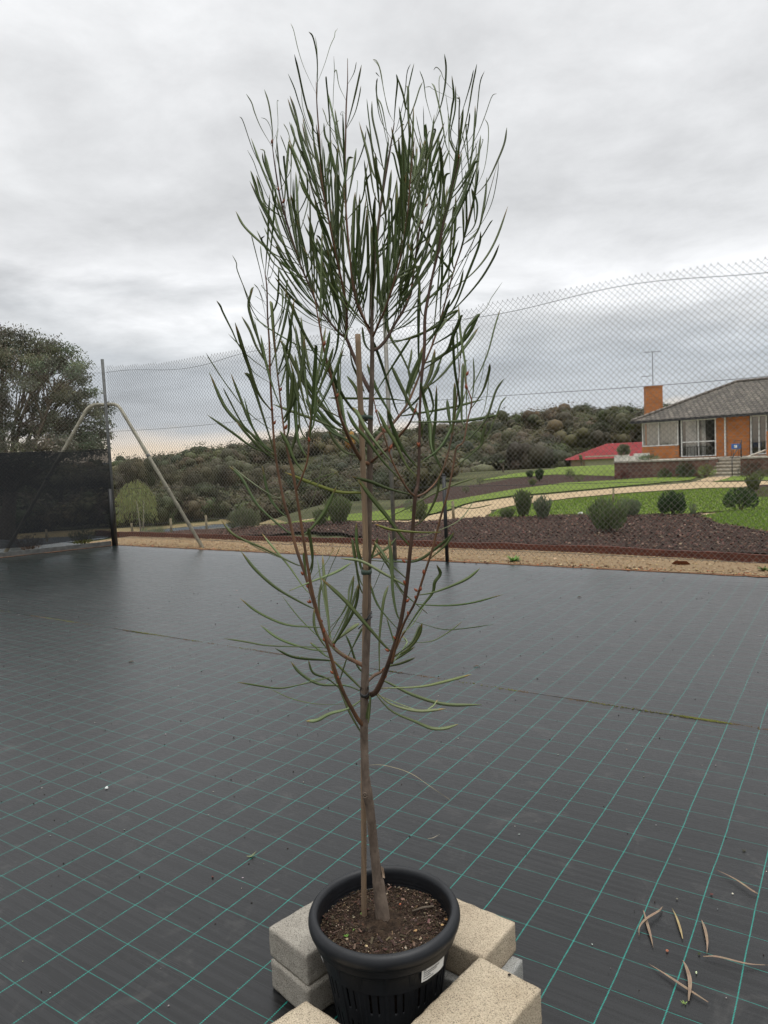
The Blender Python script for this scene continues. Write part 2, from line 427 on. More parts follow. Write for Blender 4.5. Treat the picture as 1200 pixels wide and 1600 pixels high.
sheet('path_gravel',[(330,829),(400,822),(450,818),(640,816),(700,800),(740,787),(800,778),(860,773),(980,762),(1077,755),(1110,743),(1152,743),(1114,754),(1167,753),(1260,750),(1260,758),(1167,762),(1100,763),(987,770),(900,778),(860,783),(800,791),(770,798),(758,806),(763,813),(700,817),(560,824),(440,829)],.02,M_path,'curving tan gravel garden path','path',wob=.15)
l2,P2=sheet('ground_lawn_near',[(764,806),(778,798),(810,792),(900,780),(987,772),(1100,765),(1167,764),(1280,758),(1280,795),(1200,797),(1100,802),(1060,806),(985,807),(830,809),(766,810)],.034,M_lawn,'mown lawn between the mulch bed and the curving path','lawn',wob=.1)
l3,P3=sheet('ground_lawn_mound',[(1093,812),(1130,804),(1200,797),(1300,795),(1360,850),(1200,838),(1150,829)],.06,M_lawn,'bright lawn patch at the right edge of the mulch bed','lawn',wob=.25)
l1,P1=sheet('ground_lawn_middle',[(410,823),(480,815),(541,806),(620,797),(717,781),(800,766),(883,755),(960,751),(1100,741),(1077,751),(980,760),(860,771),(800,776),(740,785),(700,798),(640,814),(560,816),(480,820)],.04,M_lawn,'long lawn strip behind the curving path','lawn',wob=.1)
sheet('ground_mulch_back',[(600,800),(700,762),(800,748),(870,742),(962,744),(962,752),(883,756),(800,767),(717,782)],.02,M_mulchb,'mulch bed below the brick terrace wall','mulch bed',wob=.2)
l0,P0=sheet('ground_lawn_far',[(745,752),(800,741),(867,733),(900,729),(990,724),(1000,746),(870,742),(800,747)],.04,M_lawn,'far lawn strip below the red roofed house','lawn',wob=.1)
sheet('ground_lawn_steps',[(1114,754),(1152,741),(1280,734),(1280,750),(1167,752)],.04,M_lawn,'small lawn right of the terrace steps','lawn')
sheet('ground_mulch_corner',[(1155,767),(1170,760),(1260,757),(1260,781),(1170,778)],.05,M_mulchb,'small mulch patch on the right lawn','mulch bed',wob=.2)
# grass blades and mulch chips
M_leafy=tintmat('blades',.6,.25,.25)
M_chip=tintmat('wood_chip',.9,.15)
def scatter_blades(name,P,n,h,w,off,col,label):
    g=MB(); g.c=[]
    x0=min(p.x for p in P);x1=max(p.x for p in P);y0=min(p.y for p in P);y1=max(p.y for p in P)
    k=0;tr=0
    while k<n and tr<n*8:
        tr+=1
        x=rnd.uniform(x0,x1);y=rnd.uniform(y0,y1)
        if x>.62*y+1: continue
        if not inpoly(x,y,P): continue
        k+=1; z=terr(x,y)+off; a=rnd.uniform(0,math.pi); hh=h*rnd.uniform(.5,1.2); c=Vector((math.cos(a),math.sin(a),0))*w
        ln=Vector((rnd.uniform(-.5,.5)*hh,rnd.uniform(-.5,.5)*hh,hh)); p=Vector((x,y,z))
        g.add([p-c,p+c,p+ln],[(0,1,2)],0,False); cc=jit(col,.3); g.c+=[cc]*3
    o=g.build(name,M_leafy); tag(o,label,'grass',kind='stuff')
scatter_blades('grass',P3,9000,.05,.012,.05,(.15,.23,.04),'short grass blades on the bright lawn patch at right')
scatter_blades('grass',P2,20000,.045,.016,.03,(.14,.21,.035),'short grass blades on the near lawn')
def scatter_chips(name,P,n,label):
    g=MB(); g.c=[]
    x0=min(p.x for p in P);x1=max(p.x for p in P);y0=min(p.y for p in P);y1=max(p.y for p in P)
    k=0;tr=0
    while k<n and tr<n*10:
        tr+=1
        x=rnd.uniform(x0,x1);y=rnd.uniform(y0,y1)
        if x>.62*y+1 or not inpoly(x,y,P): continue
        k+=1; s_=rnd.uniform(.007,.024); p=Vector((x,y,terr(x,y)+.08+rnd.uniform(0,.03)))
        q=Matrix.Rotation(rnd.uniform(0,6.3),3,'Z')@Matrix.Rotation(rnd.uniform(-.9,.9),3,'X')@Matrix.Rotation(rnd.uniform(-.6,.6),3,'Y')
        a=q@Vector((s_,0,0)); b=q@Vector((0,s_*rnd.uniform(.3,.8),0)); cc=q@Vector((0,0,s_*.3))
        g.add([p-a-b,p+a-b*.7,p+a*.8+b,p-a*.9+b,p+cc],[(0,1,4),(1,2,4),(2,3,4),(3,0,4)],0,False)
        t=rnd.random(); col=jit((.108,.062,.048),.4) if t<.7 else jit((.035,.024,.022),.3) if t<.93 else jit((.24,.17,.13),.3)
        g.c+=[col]*5
    o=g.build(name,M_chip); tag(o,label,'mulch',kind='stuff')
scatter_chips('mulch',PM,52000,'loose dark bark chips over the garden bed')
g=MB();g.c=[]
for i in range(9000):
    s0=rnd.uniform(.0,12.5) if i%4 else rnd.uniform(-1,6); w0=rnd.uniform(.02,1.35); p=K+DF*s0+NF*w0; s_=rnd.uniform(.004,.013)*(1 if rnd.random()<.95 else 1.8)
    q=Matrix.Rotation(rnd.uniform(0,6.3),3,'Z'); z=.016+.006*rnd.random()
    cc=jit(rnd.choice([(.34,.24,.135),(.28,.185,.10),(.40,.31,.20),(.15,.09,.05)]),.25)
    g.add([Vector((p.x,p.y,z))+q@Vector(o_)*s_ for o_ in ((-1,-.8,0),(1,-.6,0),(.8,.9,0),(-.9,.7,0),(0,0,.8))],[(0,1,4),(1,2,4),(2,3,4),(3,0,4)],0,False);g.c+=[cc]*5
tag(g.build('gravel',M_chip),'loose tan gravel grains on the strip along the fence','gravel',kind='stuff')
# timber edging
M_edge=mat('rusty_edging',(.15,.05,.03),.8,.3,vs=6,col2=(.07,.025,.018),bump=.4,bs=20,stretch=(1,1,6))
g=MB();pl=[onz(x,y,0) for x,y in ((150,836),(187,838),(300,842),(400,846),(500,849),(600,853),(720,858),(820,861),(1000,869),(1200,882),(1400,897))]
pl=spline(pl,60)
for i in range(60):
    a,b=pl[i],pl[i+1];d=(b-a);c=(a+b)/2
    g.box((c.x,c.y,.045+.008*math.sin(i)),(d.length*1.002,.045,.13),math.atan2(d.y,d.x))
o=g.build('garden_edging',M_edge); tag(o,'rusty brown edging along the front of the mulch bed','garden edging')

# ------------------------------------------------------------------ fence
M_galv=mat('weathered_galvanised',(.20,.19,.165),.55,.5,var=.25,vs=14,bump=.1,bs=60,metal=.35)
M_galvd=mat('dark_painted_steel',(.085,.088,.085),.6,.4,var=.3,vs=12)
M_pipe=mat('brace_pipe_paint',(.33,.31,.24),.6,.4,var=.25,vs=9,bump=.15,bs=50)
M_mesh=mat('mesh_wire',(.20,.19,.165),.6,.4)
M_black=mat('black_plastic',(.012,.013,.014),.45,.5,var=.2,vs=10)
def sagtop(s,length):   # height of the mesh top along the fence
    return 3.60-.16*min(1,s/3.0)-.03*math.sin(s*1.1)-.03*math.sin(s*.47+1)
def chain(parent,A,d,length,n,name='mesh',top=None):
    g=MB(); w=.0705; hz=.072; s=.05; k=0
    while s<length:
        T=top(s); z=.13+.02*math.sin(s*.6)
        m=int((T-z)/(hz/2)); pts=[]
        for j in range(m+1):
            sgn=1 if (j+k)%2==0 else -1
            wobx=.006*MN.noise(Vector((s*.35,j*.03,3)))+.002*MN.noise(Vector((s*2.3,j*.3,1)))
            q=A+d*(s+sgn*w*.25+wobx)+n*(.004*sgn*(-1)**k+.02*MN.noise(Vector((s*.3,j*.02,7))))
            pts.append(Vector((q.x,q.y,z+j*hz/2)))
        # knuckle at top
        pts.append(pts[-1]+Vector((0,0,.014))+d*(w*.1*(-1 if (m+k)%2==0 else 1)))
        g.tube(pts,.0027,3,cap=False)
        s+=w/2; k+=1
    return g.build(name,M_mesh,parent)
def wire(parent,A,d,length,fz,name='line_wire',r=.0035):
    g=MB();pts=[]
    n=int(length/.25)
    for i in range(n+1):
        s=length*i/n; q=A+d*s; pts.append(Vector((q.x,q.y,fz(s))))
    g.tube(pts,r,4,cap=False); return g.build(name,M_galvd,parent)
E_=empty('chain_link_fence',K,'tall rusty grey chain link fence between the weed mat and the garden','fence')
LEN=15.5
chain(E_,K+NF*.05,DF,LEN,NF,top=lambda s:sagtop(s,LEN))
sg=lambda base,amp:(lambda s: base+amp*math.sin(s*.47+.3)-.02*math.sin(s*1.9))
wire(E_,K+NF*.05,DF,LEN,lambda s:sagtop(s,LEN)-.13+.035*math.sin(s*2.0))
wire(E_,K+NF*.05,DF,LEN,lambda s:2.28-.035*math.sin(s*.7)-.02*s*.3)
wire(E_,K+NF*.05,DF,LEN,lambda s:1.13+.02*math.sin(s*.7)-.008*s)
wire(E_,K+NF*.05,DF,LEN,lambda s:.16+.015*math.sin(s*.9))
pb=onplane(617,868,K,DF); g=MB(); b0=Vector((pb.x,pb.y,-.2)); g.tube([b0,Vector((pb.x+.012,pb.y,3.66))],.03,14)
g.tube([Vector((pb.x+.012,pb.y,3.655)),Vector((pb.x+.012,pb.y,3.68))],[.034,.026],14)
g.build('post',M_galv,E_)
E2=empty('chain_link_fence',K+DL*3,'chain link side fence on the left behind the dark shade cloth','fence')
chain(E2,K+NL*.05,DL,9,NL,top=lambda s:3.58-.14*min(1,s/2.5))
wire(E2,K+NL*.05,DL,9,lambda s:3.44-.14*min(1,s/2.5)); wire(E2,K+NL*.05,DL,9,lambda s:2.25-.02*math.sin(s))
g=MB();g.tube([K+DL*7.2+Vector((0,0,-.2)),K+DL*7.2+Vector((0,0,3.66))],.03,12); g.build('post',M_galv,E2)
# corner post with bent brace
E3=empty('corner_post',K,'dark corner post of the fence carrying a bent pipe brace','fence post')
g=MB();g.tube([K+Vector((0,0,-.2)),K+Vector((0,0,3.70))],.03,14);g.build('post',M_galvd,E3)
g=MB()
KO=K+(NF+NL).normalized()*.14
pl_=onplane(4,866,KO,DL); pr_=onplane(317,850,KO,DF)
footL=Vector((pl_.x,pl_.y,.0)); footR=Vector((pr_.x,pr_.y,.0))
bL=onplane(140,640,KO,DL); bR=onplane(184,636,KO,DF); zt=at(163,632,K.y).z
offI=(NF+NL).normalized()*.07
pts=[footL,bL+(footL-bL)*.06, Vector((bL.x,bL.y,zt-.03))*.85+K*.15*1+Vector((0,0,zt*.15)) ]
def rounded(P,r,n=6):
    out=[P[0]]
    for i in range(1,len(P)-1):
        a=(P[i-1]-P[i]).normalized();b=(P[i+1]-P[i]).normalized()
        p0=P[i]+a*r;p1=P[i]+b*r
        for k in range(n+1):
            t=k/n; out.append(p0*(1-t)**2+P[i]*2*t*(1-t)+p1*t*t)
    out.append(P[-1]); return out
cL=Vector((bL.x,bL.y,zt)); cR=Vector((bR.x,bR.y,zt)); mid=Vector((K.x,K.y,zt))+offI
path=rounded([footL,cL,mid,cR,footR],.16)
g.tube(path,.033,12)
o=g.build('brace',M_pipe,E3)
for (P,t) in (((cR,footR),.38),((cL,footL),.5)):
    g=MB();c=P[0].lerp(P[1],t); dd=(P[1]-P[0]).normalized(); g.tube([c-dd*.03,c+dd*.03],.038,12); g.build('brace_collar',M_galvd,o)
g=MB();g.tube([mid+Vector((0,0,-.05)),mid+Vector((0,0,.05))],.045,10);g.build('clamp',M_galvd,E3)
# short black posts
g=MB();q=onplane(701,877,K,DF)-NF*.04;g.tube([Vector((q.x,q.y,0)),Vector((q.x,q.y,1.22))],[.026,.026],12);g.tube([Vector((q.x,q.y,1.22)),Vector((q.x,q.y,1.235))],[.03,.02],12)
tag(g.build('short_post',M_black,origin=(q.x,q.y,0)),'short black post standing alone against the front fence','post','short black posts')
g=MB();q=onz(183,853)-NF*.0;q=K-NF*.07+DF*.02;g.tube([Vector((q.x,q.y,0)),Vector((q.x,q.y,1.14))],.04,12)
tag(g.build('short_post',M_black,origin=(q.x,q.y,0)),'short black post at the foot of the fence corner','post','short black posts')
# shade cloth
def clothmat():
    m=bpy.data.materials.new('shade_cloth'); m.use_nodes=True; nt=m.node_tree; b=nt.nodes['Principled BSDF']
    b.inputs['Base Color'].default_value=(.006,.008,.011,1); b.inputs['Roughness'].default_value=.8
    tr=nt.nodes.new('ShaderNodeBsdfTransparent'); mx=nt.nodes.new('ShaderNodeMixShader')
    tc=nt.nodes.new('ShaderNodeTexCoord'); n=N(nt,'ShaderNodeTexNoise',_Scale=.8,_Detail=4.0); L(nt,tc.outputs['Object'],n.inputs['Vector'])
    L(nt,math_(nt,'MULTIPLY_ADD',n.outputs[0],.12,.80),mx.inputs[0])
    L(nt,tr.outputs[0],mx.inputs[1]);L(nt,b.outputs[0],mx.inputs[2]);L(nt,mx.outputs[0],nt.nodes['Material Output'].inputs[0])
    return m
g=MB();vs=[];nu,nv=70,18
for j in range(nv+1):
    for i in range(nu+1):
        s=.03+8.9*i/nu
        zt_=1.93-.015*math.sin(s*2.1)-.01*s; zb=.17+.01*math.sin(s*3)
        z=zb+(zt_-zb)*j/nv; q=K+DL*s-NL*(.02+.02*MN.noise(Vector((s*.8,z*1.2,0))))
        vs.append(Vector((q.x,q.y,z)))
fs=[(j*(nu+1)+i,j*(nu+1)+i+1,(j+1)*(nu+1)+i+1,(j+1)*(nu+1)+i) for j in range(nv) for i in range(nu)]
g.add(vs,fs);g.tube([K+DL*.03+Vector((0,0,1.93))-NL*.02,K+DL*8.9+Vector((0,0,1.85))-NL*.02],.006,5)
tag(g.build('shade_cloth',clothmat(),origin=K),'dark see-through shade cloth tied along the lower left fence','shade cloth')
# timber plate below side fence
g=MB();c=K+DL*4.5-NL*-.02;g.box((c.x,c.y,.05),(8.8,.05,.09),math.atan2(DL.y,DL.x));tag(g.build('garden_edging',M_galvd),'dark board lying under the shade cloth along the left fence','edging')

# ------------------------------------------------------------------ vegetation
M_bark=mat('grey_bark',(.13,.105,.08),.9,.1,var=.4,vs=12,bump=.6,bs=25,bd=.02)
M_leafcard=tintmat('leaf_cards',.6,.25,.3)
M_needle=tintmat('needle_leaves',.6,.3,.25)
def shrub(px,py,wpx,hpx,col,label,kind='upright',n=None,group='shrubs in the garden beds',name='garden_shrub',cat='shrub'):
    base=drop(px,py,.02); D=base.y; w=1.12*wpx/F*D; h=1.06*hpx/F*D
    e=empty(name,base,label,cat,group)
    g=MB();g.c=[]
    n=int((n or 900)*1.7)
    bl=.16*max(.35,min(1,h))
    for i in range(n):
        a=rnd.uniform(0,6.283); rr=math.sqrt(rnd.random()); t=rnd.random()
        if kind=='ball':
            ph=math.acos(rnd.uniform(-.6,1)); q=Vector((math.sin(ph)*math.cos(a)*w/2,math.sin(ph)*math.sin(a)*w/2,h*.45+math.cos(ph)*h*.5))*1
            q=Vector((q.x,q.y,h*.45+(q.z-h*.45)))*1.0; q=q.lerp(Vector((0,0,h*.45)),rnd.random()**2*.6)
            k=1+.18*MN.noise(q*4/max(w,.3)+base); q=Vector((q.x*k,q.y*k,q.z*k))
            dr=(q-Vector((0,0,h*.2))).normalized()+Vector((rnd.uniform(-.5,.5),rnd.uniform(-.5,.5),.5))
        else:
            ang=rr*(.55 if kind=='upright' else .8)
            tt=(.25+.75*t); spread=w*.5
            k=1+.25*MN.noise(Vector((a*1.2,base.x,t*2)))
            q=Vector((math.cos(a)*rr*spread*(.35+.65*tt)*k,math.sin(a)*rr*spread*(.35+.65*tt)*k,h*tt*(1-.25*rr*rr)*k*.92))
            dr=Vector((math.cos(a)*ang,math.sin(a)*ang,1))+Vector((rnd.uniform(-.3,.3),rnd.uniform(-.3,.3),0))
        dr.normalize(); s_=bl*rnd.uniform(.5,1.2); sd=dr.cross(Vector((rnd.uniform(-1,1),rnd.uniform(-1,1),rnd.uniform(-1,1)))).normalized()*s_*.13
        p=base+q
        g.add([p-sd-dr*s_*.5,p+sd-dr*s_*.3,p+dr*s_*.5],[(0,1,2)],0,False)
        g.c+=[jit(col,.35)]*3
    g.build('foliage',M_needle,e)
    g=MB()
    for i in range(5):
        a=rnd.uniform(0,6.28); g.tube([base+Vector((0,0,-.05)),base+Vector((math.cos(a)*w*.12,math.sin(a)*w*.12,h*.35)),base+Vector((math.cos(a)*w*.25,math.sin(a)*w*.25,h*.7))],[.02*h+.004,.014*h+.003,.003],5)
    g.build('stem',M_bark,e)
GR=(.11,.14,.06); DK=(.045,.075,.03); OL=(.13,.15,.06); SG=(.14,.17,.10)
shrub(951,836,66,60,GR,'largest bushy green shrub, leaning over the dark mulch bed',n=800)
shrub(985,810,36,32,SG,'small grey green shrub just behind the largest shrub in the mulch bed')
shrub(1050,808,38,40,DK,'dark green rounded shrub on the lawn edge left of the bright lawn patch','ball',1100)
shrub(1083,808,13,24,SG,'thin wispy young shrub right of the dark rounded shrub',n=160)
shrub(1157,799,44,36,DK,'dark spreading shrub standing on the lawn at the right','ball',1000)
shrub(1177,770,24,30,OL,'olive shrub in the small mulch corner at the right edge')
shrub(818,811,27,46,GR,'tall narrow shrub, left one of a pair at the mulch bed edge')
shrub(848,814,27,38,SG,'narrow shrub, right one of a pair at the mulch bed edge')
shrub(793,812,26,20,GR,'low shrub left of the pair of narrow shrubs')
shrub(828,748,12,13,DK,'tiny dark shrub at the left of the back mulch bed'); shrub(843,752,14,20,DK,'tiny upright dark shrub second from left in the back mulch bed')
shrub(832,760,14,13,OL,'tiny olive shrub at the front of the back mulch bed'); shrub(891,747,14,15,GR,'tiny round shrub in the middle of the back mulch bed','ball',300)
shrub(905,753,16,13,OL,'low olive shrub right of the middle in the back mulch bed','ball',300); shrub(750,758,12,12,GR,'tiny shrub at the far left end of the back mulch bed','ball',200)
shrub(728,771,11,12,GR,'tiny green shrub by the middle lawn strip','ball',200)
shrub(530,822,42,48,(.12,.15,.06),'large olive upright shrub directly behind the stake',n=1300); shrub(502,824,26,30,(.11,.14,.055),'smaller shrub left of the large olive shrub behind the tree',n=700)
shrub(382,829,46,36,(.115,.13,.07),'rounded grey green shrub beside the foot of the pipe brace','ball',1200)
shrub(657,818,26,38,OL,'olive shrub behind the tree at the gravel path',n=600); shrub(643,800,24,20,SG,'pale shrub further back behind the tree by the lawn','ball',400)
shrub(242,839,40,18,(.17,.20,.10),'low clump of grassy foliage left of the pipe brace foot','upright',700,name='grass_clump',cat='grass clump')
shrub(130,853,44,28,(.14,.16,.05),'weedy yellow green bush behind the shade cloth','upright',500)
shrub(48,862,46,26,(.16,.12,.10),'purplish bare bush behind the shade cloth near the left edge','upright',400)
# dam and dry bank on the left
M_water=mat('dam_water',(.20,.23,.26),.08,.6,bump=.06,bs=3)
M_dry=mat('dry_grass_bank',(.25,.20,.105),.95,.1,vs=.8,col2=(.17,.135,.07),bump=.6,bs=12,bd=.05)
sheet('ground_dry_bank',[(-260,838),(0,836),(100,830),(187,826),(262,821),(340,815),(392,812),(430,812),(450,818),(400,821),(330,824),(262,833),(187,837),(100,846),(0,860),(-260,880)],.03,M_dry,'dry golden grass bank beyond the court on the left','dry grass')
sheet('water',[(-260,852),(0,845),(100,840),(190,835),(262,827),(330,822),(372,820),(378,822),(364,827),(300,831),(262,836),(187,838),(100,850),(0,862),(-260,880)],.07,M_water,'pale water of a farm dam seen through the left fence','water',wob=.3)
M_post=mat('old_timber_post',(.20,.17,.11),.9,.1,var=.3,vs=9)
Ef=empty('farm_fence',drop(268,833),'low farm fence of weathered timber posts beside the dam','fence')
pp=[]
for (x,yb,yt) in ((-60,880,845),(2,864,835),(74,851,827),(207,838,817),(268,834,810),(323,828,805),(378,826,803)):
    b=drop(x,yb); t=at(x,yt,b.y); g=MB(); g.tube([b-Vector((0,0,.3)),Vector((b.x,b.y,t.z))],.07*b.y/40,8); g.build('post',M_post,Ef); pp.append((b,t.z-b.z))
for k in (.35,.75):
    g=MB(); g.tube([b+Vector((0,0,h_*k)) for b,h_ in pp],.012,4,cap=False); g.build('line_wire',M_galvd,Ef)
# lumpy crowns made of leaf clumps
def crown(g,c,r,hz,n,col,size,seed,lobes=7):
    LB=[]
    for i in range(lobes):
        a=rnd.uniform(0,6.283); el=rnd.uniform(-.2,1.1); k=rnd.uniform(.35,.62)
        LB.append((Vector((math.cos(a)*r*k*math.cos(el),math.sin(a)*r*k*math.cos(el),hz*k*math.sin(el))),rnd.uniform(.38,.6)*r))
    LB.append((Vector((0,0,0)),r*.6))
    LCOL=[jit(col,.30) for _ in LB]
    for (lc,lr),cl_ in zip(LB,LCOL):
        kr=lr*.6; P_=c+lc; vs=[P_+Vector((0,0,kr*hz/r))]
        for el in (.75,0,-.75):
            for k_ in range(7):
                a=2*math.pi*k_/7+el; vs.append(P_+Vector((math.cos(a)*kr*math.cos(el),math.sin(a)*kr*math.cos(el),kr*hz/r*math.sin(el))))
        vs.append(P_-Vector((0,0,kr*hz/r)))
        fs_=[(0,1+k_,1+(k_+1)%7) for k_ in range(7)]+[(1+j_*7+k_,8+j_*7+k_,8+j_*7+(k_+1)%7,1+j_*7+(k_+1)%7) for j_ in range(2) for k_ in range(7)]+[(22,15+(k_+1)%7,15+k_) for k_ in range(7)]
        g.add(vs,fs_,0,True); g.c+=[cl_]*23
    for i in range(n):
        li=rnd.randrange(len(LB)); lc,lr=LB[li]
        d=Vector((rnd.gauss(0,1),rnd.gauss(0,1),rnd.gauss(.25,1))).normalized()
        p=lc+Vector((d.x*lr,d.y*lr,d.z*lr*hz/r*1.05))*rnd.uniform(.72,1.05)
        nrm=(d+Vector((rnd.uniform(-.4,.4),rnd.uniform(-.4,.4),rnd.uniform(-.2,.5)))).normalized()
        u=nrm.orthogonal().normalized(); u.rotate(Matrix.Rotation(rnd.uniform(0,6.28),3,nrm)); v=nrm.cross(u); s_=size*rnd.uniform(.5,1.3)
        q=c+p
        g.add([q-u*s_*.7,q-v*s_*.35,q+u*s_*.7,q+v*s_*.35+nrm*s_*.15],[(0,1,2,3)],0,False)
        g.c+=[jit(LCOL[li],.16)]*4
FC=[(.072,.070,.034),(.088,.080,.042),(.050,.056,.027),(.105,.09,.05),(.080,.070,.042),(.068,.077,.030)]
def tree(px,py,D,wpx,top,col,label,group='trees along the foot of the bush',name='gum_tree',n=1200,trunk=True,cat='tree',size=None,zbase=None):
    r_=ray(px,py); s=D/r_.y; p=CAM+r_*s; zb=terr(p.x,p.y) if zbase is None else zbase
    zt=at(px,top,D).z; w=wpx/F*D; hgt=zt-zb
    e=empty(name,(p.x,p.y,zb),label,cat,group)
    ch=min(hgt*.75,max(w*.8,hgt*.55)); c=Vector((p.x,p.y,zt-ch/2))
    g=MB();g.c=[];crown(g,c,w/2,ch/2*.95,n,col,size or w*.032,px)
    g.build('crown',M_leafcard,e)
    g=MB();r0=max(.08,w*.03)
    g.tube([Vector((p.x,p.y,zb-.5)),Vector((p.x+.1,p.y,zb+hgt*.3)),Vector((p.x,p.y,zt-ch*.45))],[r0,r0*.8,r0*.4],7)
    for i in range(5):
        a=rnd.uniform(0,6.28);b0=Vector((p.x,p.y,zb+hgt*rnd.uniform(.3,.5)));g.tube([b0,b0+Vector((math.cos(a)*w*.2,math.sin(a)*w*.2,ch*.3)),b0+Vector((math.cos(a)*w*.33,math.sin(a)*w*.33,ch*.55))],[r0*.5,r0*.35,r0*.12],5)
    g.build('trunk',M_bark,e)
# front-row trees, left to right
rows=[(10,760,70,120,700,2,'dark tree behind the shade cloth at the left edge'),(95,765,72,110,712,0,'dark bushy tree behind the middle of the shade cloth'),
(160,770,76,80,722,4,'dark tree just behind the fence corner post'),(205,760,82,62,713,1,'olive tree just right of the corner post'),
(236,755,95,46,704,2,'taller dark tree poking above the tree line near the pipe brace'),(268,770,80,64,722,0,'olive tree behind the pipe brace'),
(312,768,88,70,718,3,'brownish tree right of the pipe brace'),(352,765,95,66,712,4,'grey olive tree above the dam fence'),(330,790,70,64,752,2,'low dark tree above the dam'),
(292,795,66,58,758,0,'low olive tree left above the dam'),(398,775,90,64,722,1,'olive tree left of the potted tree'),(432,792,78,58,745,3,'brown green low tree left of the potted tree'),
(470,785,84,66,735,2,'dark tree behind the left side stems of the potted tree'),(512,780,92,60,722,0,'olive tree behind the stake'),(560,783,88,70,730,4,'grey olive tree behind the trunk of the potted tree'),
(606,782,86,62,728,2,'dark tree just right of the potted tree trunk'),(648,780,90,58,722,5,'green tree behind the right side stems'),(692,775,96,60,712,1,'olive tree above the short black post'),
(735,765,104,60,702,2,'dark tree right of the short black post'),(775,758,96,62,705,2,'very dark tree above the back mulch bed'),(815,745,112,54,700,0,'olive tree left of the red roofed house'),
(850,738,118,52,692,1,'olive tree touching the left of the red roofed house'),(872,733,124,44,690,5,'green tree directly left of the red roof'),(935,700,150,60,655,2,'dark tree rising behind the red roof'),(985,690,130,56,642,0,'tall dark tree just left of the brick chimney')]
rows+=[(440,806,56,50,772,1,'low scrubby tree above the curved gravel path at left'),(478,806,54,44,776,0,'low scrubby tree between the left stems'),(560,802,52,56,764,2,'low dark tree just left of the stake foot of the hill'),
(598,800,52,50,768,4,'low grey tree behind the tall fence post'),(632,796,52,54,762,0,'low olive tree right of the tall fence post'),(668,790,72,50,744,2,'low dark tree left of the short black post'),(704,782,82,50,738,1,'low olive tree behind the short black post')]
for (x,y,D,w,t,ci,lb) in rows: tree(x,y,D+5 if x<400 else D,w,t,FC[ci],lb,n=2600)
tree(547,700,150,26,668,(.42,.22,.05),'small orange autumn tree on the hill behind the stake',name='autumn_tree',n=350,group=None)
tree(848,725,119,18,709,(.28,.07,.035),'small reddish tree left of the red roofed house',name='autumn_tree',n=200,group=None)
tree(785,743,60,13,716,(.10,.12,.06),'small young tree with a thin bare trunk at the edge of the far lawn',name='young_tree',n=260,group='young trees on the far lawn')
tree(908,735,70,11,709,(.13,.14,.07),'small staked young tree in front of the garage of the red roofed house',name='young_tree',n=200,group='young trees on the far lawn')
b=drop(709,813);t=at(708,783,b.y);g=MB();g.tube([b-Vector((0,0,.1)),Vector((b.x-.01,b.y,t.z))],.035,6);tag(g.build('timber_stake',M_post,origin=b),'short grey timber stake right beside the short black fence post, on the mulch','stake')
b=drop(907,806);g=MB();g.box(b+Vector((0,0,.06)),(.11,.07,.03),.4,0);g.box(b+Vector((.02,.01,.08)),(.07,.05,.02),.9,0);tag(g.build('scrap',mat('white_scrap',(.65,.65,.63),.7),origin=b),'white scrap lying at the lawn edge left of the largest shrub','scrap')
# weeping willow-like young tree left
def willow():
    b=drop(222,836); D=b.y; e=empty('weeping_tree',b,'young weeping yellow green tree with a forked pale trunk left of the pipe brace','tree')
    zt=at(215,749,D).z; h=zt-b.z; w=62/F*D; g=MB();g.c=[]
    c=Vector((b.x-.2,b.y,zt-h*.3))
    for i in range(2600):
        a=rnd.uniform(0,6.283); rr=math.sqrt(rnd.random())*w/2; zz=zt-h*.45*(rr/(w/2))**2*rnd.uniform(.6,1)-rnd.random()**1.3*h*.42
        k=1+.22*MN.noise(Vector((math.cos(a)*1.5,math.sin(a)*1.5,zz*.7)))
        p=Vector((c.x+math.cos(a)*rr*k,c.y+math.sin(a)*rr*k,zz)); s_=h*.035*rnd.uniform(.6,1.4)
        dr=Vector((math.cos(a)*.4,math.sin(a)*.4,-1)).normalized(); sd=Vector((rnd.uniform(-1,1),rnd.uniform(-1,1),0)).normalized()*s_*.2
        g.add([p-sd,p+sd,p+dr*s_*1.5],[(0,1,2)],0,False); g.c+=[jit((.19,.21,.07),.3)]*3
    g.build('crown',M_needle,e); g=MB()
    for dx in(-.10,.16): g.tube([b+Vector((dx*.3*h*.3,0,-.2)),b+Vector((dx*h*.3,0,h*.3)),b+Vector((dx*h*.5,0,h*.62))],[.055*h*.3,.04*h*.3,.012*h],7)
    g.build('trunk',mat('pale_bark',(.34,.31,.25),.9),e)
willow()
# wooded hillside
g=MB();g.c=[];cnt=0
for i in range(860):
    t=rnd.uniform(-.62,.62) if i%5 else rnd.uniform(-.4,.4); D=rnd.choice([rnd.uniform(95,150),rnd.uniform(150,235),rnd.uniform(185,232)])
    y=D/math.sqrt(1+t*t); x=t*y; z=terr(x,y)
    if t>.24 and D<150: continue
    r_=rnd.uniform(3.2,6.0); hh=rnd.uniform(2.8,4.8)*(1.25 if rnd.random()<.1 else 1)
    far=D>170
    crown(g,Vector((x,y,z+hh*.62)),r_,hh,260 if far else 400,jit(FC[rnd.randrange(6)],.3),.50 if far else .38,i,6)
    cnt+=1
for i in range(330):
    if i<190: pxx=rnd.uniform(385,690); D=rnd.uniform(31,64); rr_=rnd.uniform(.8,1.6)*(D/40)
    else: pxx=rnd.uniform(-160,395); D=rnd.uniform(66 if pxx<250 else 70,80); rr_=rnd.uniform(1.4,2.6)
    q=ray(pxx,770); x=q.x*D/q.y; z=terr(x,D)
    if 560<pxx<720 and D<50: continue
    crown(g,Vector((x,D,z+rr_*.5)),rr_,rr_*rnd.uniform(.8,1.1),230,jit(FC[rnd.randrange(6)],.25),.14*rr_+.05,i,5)
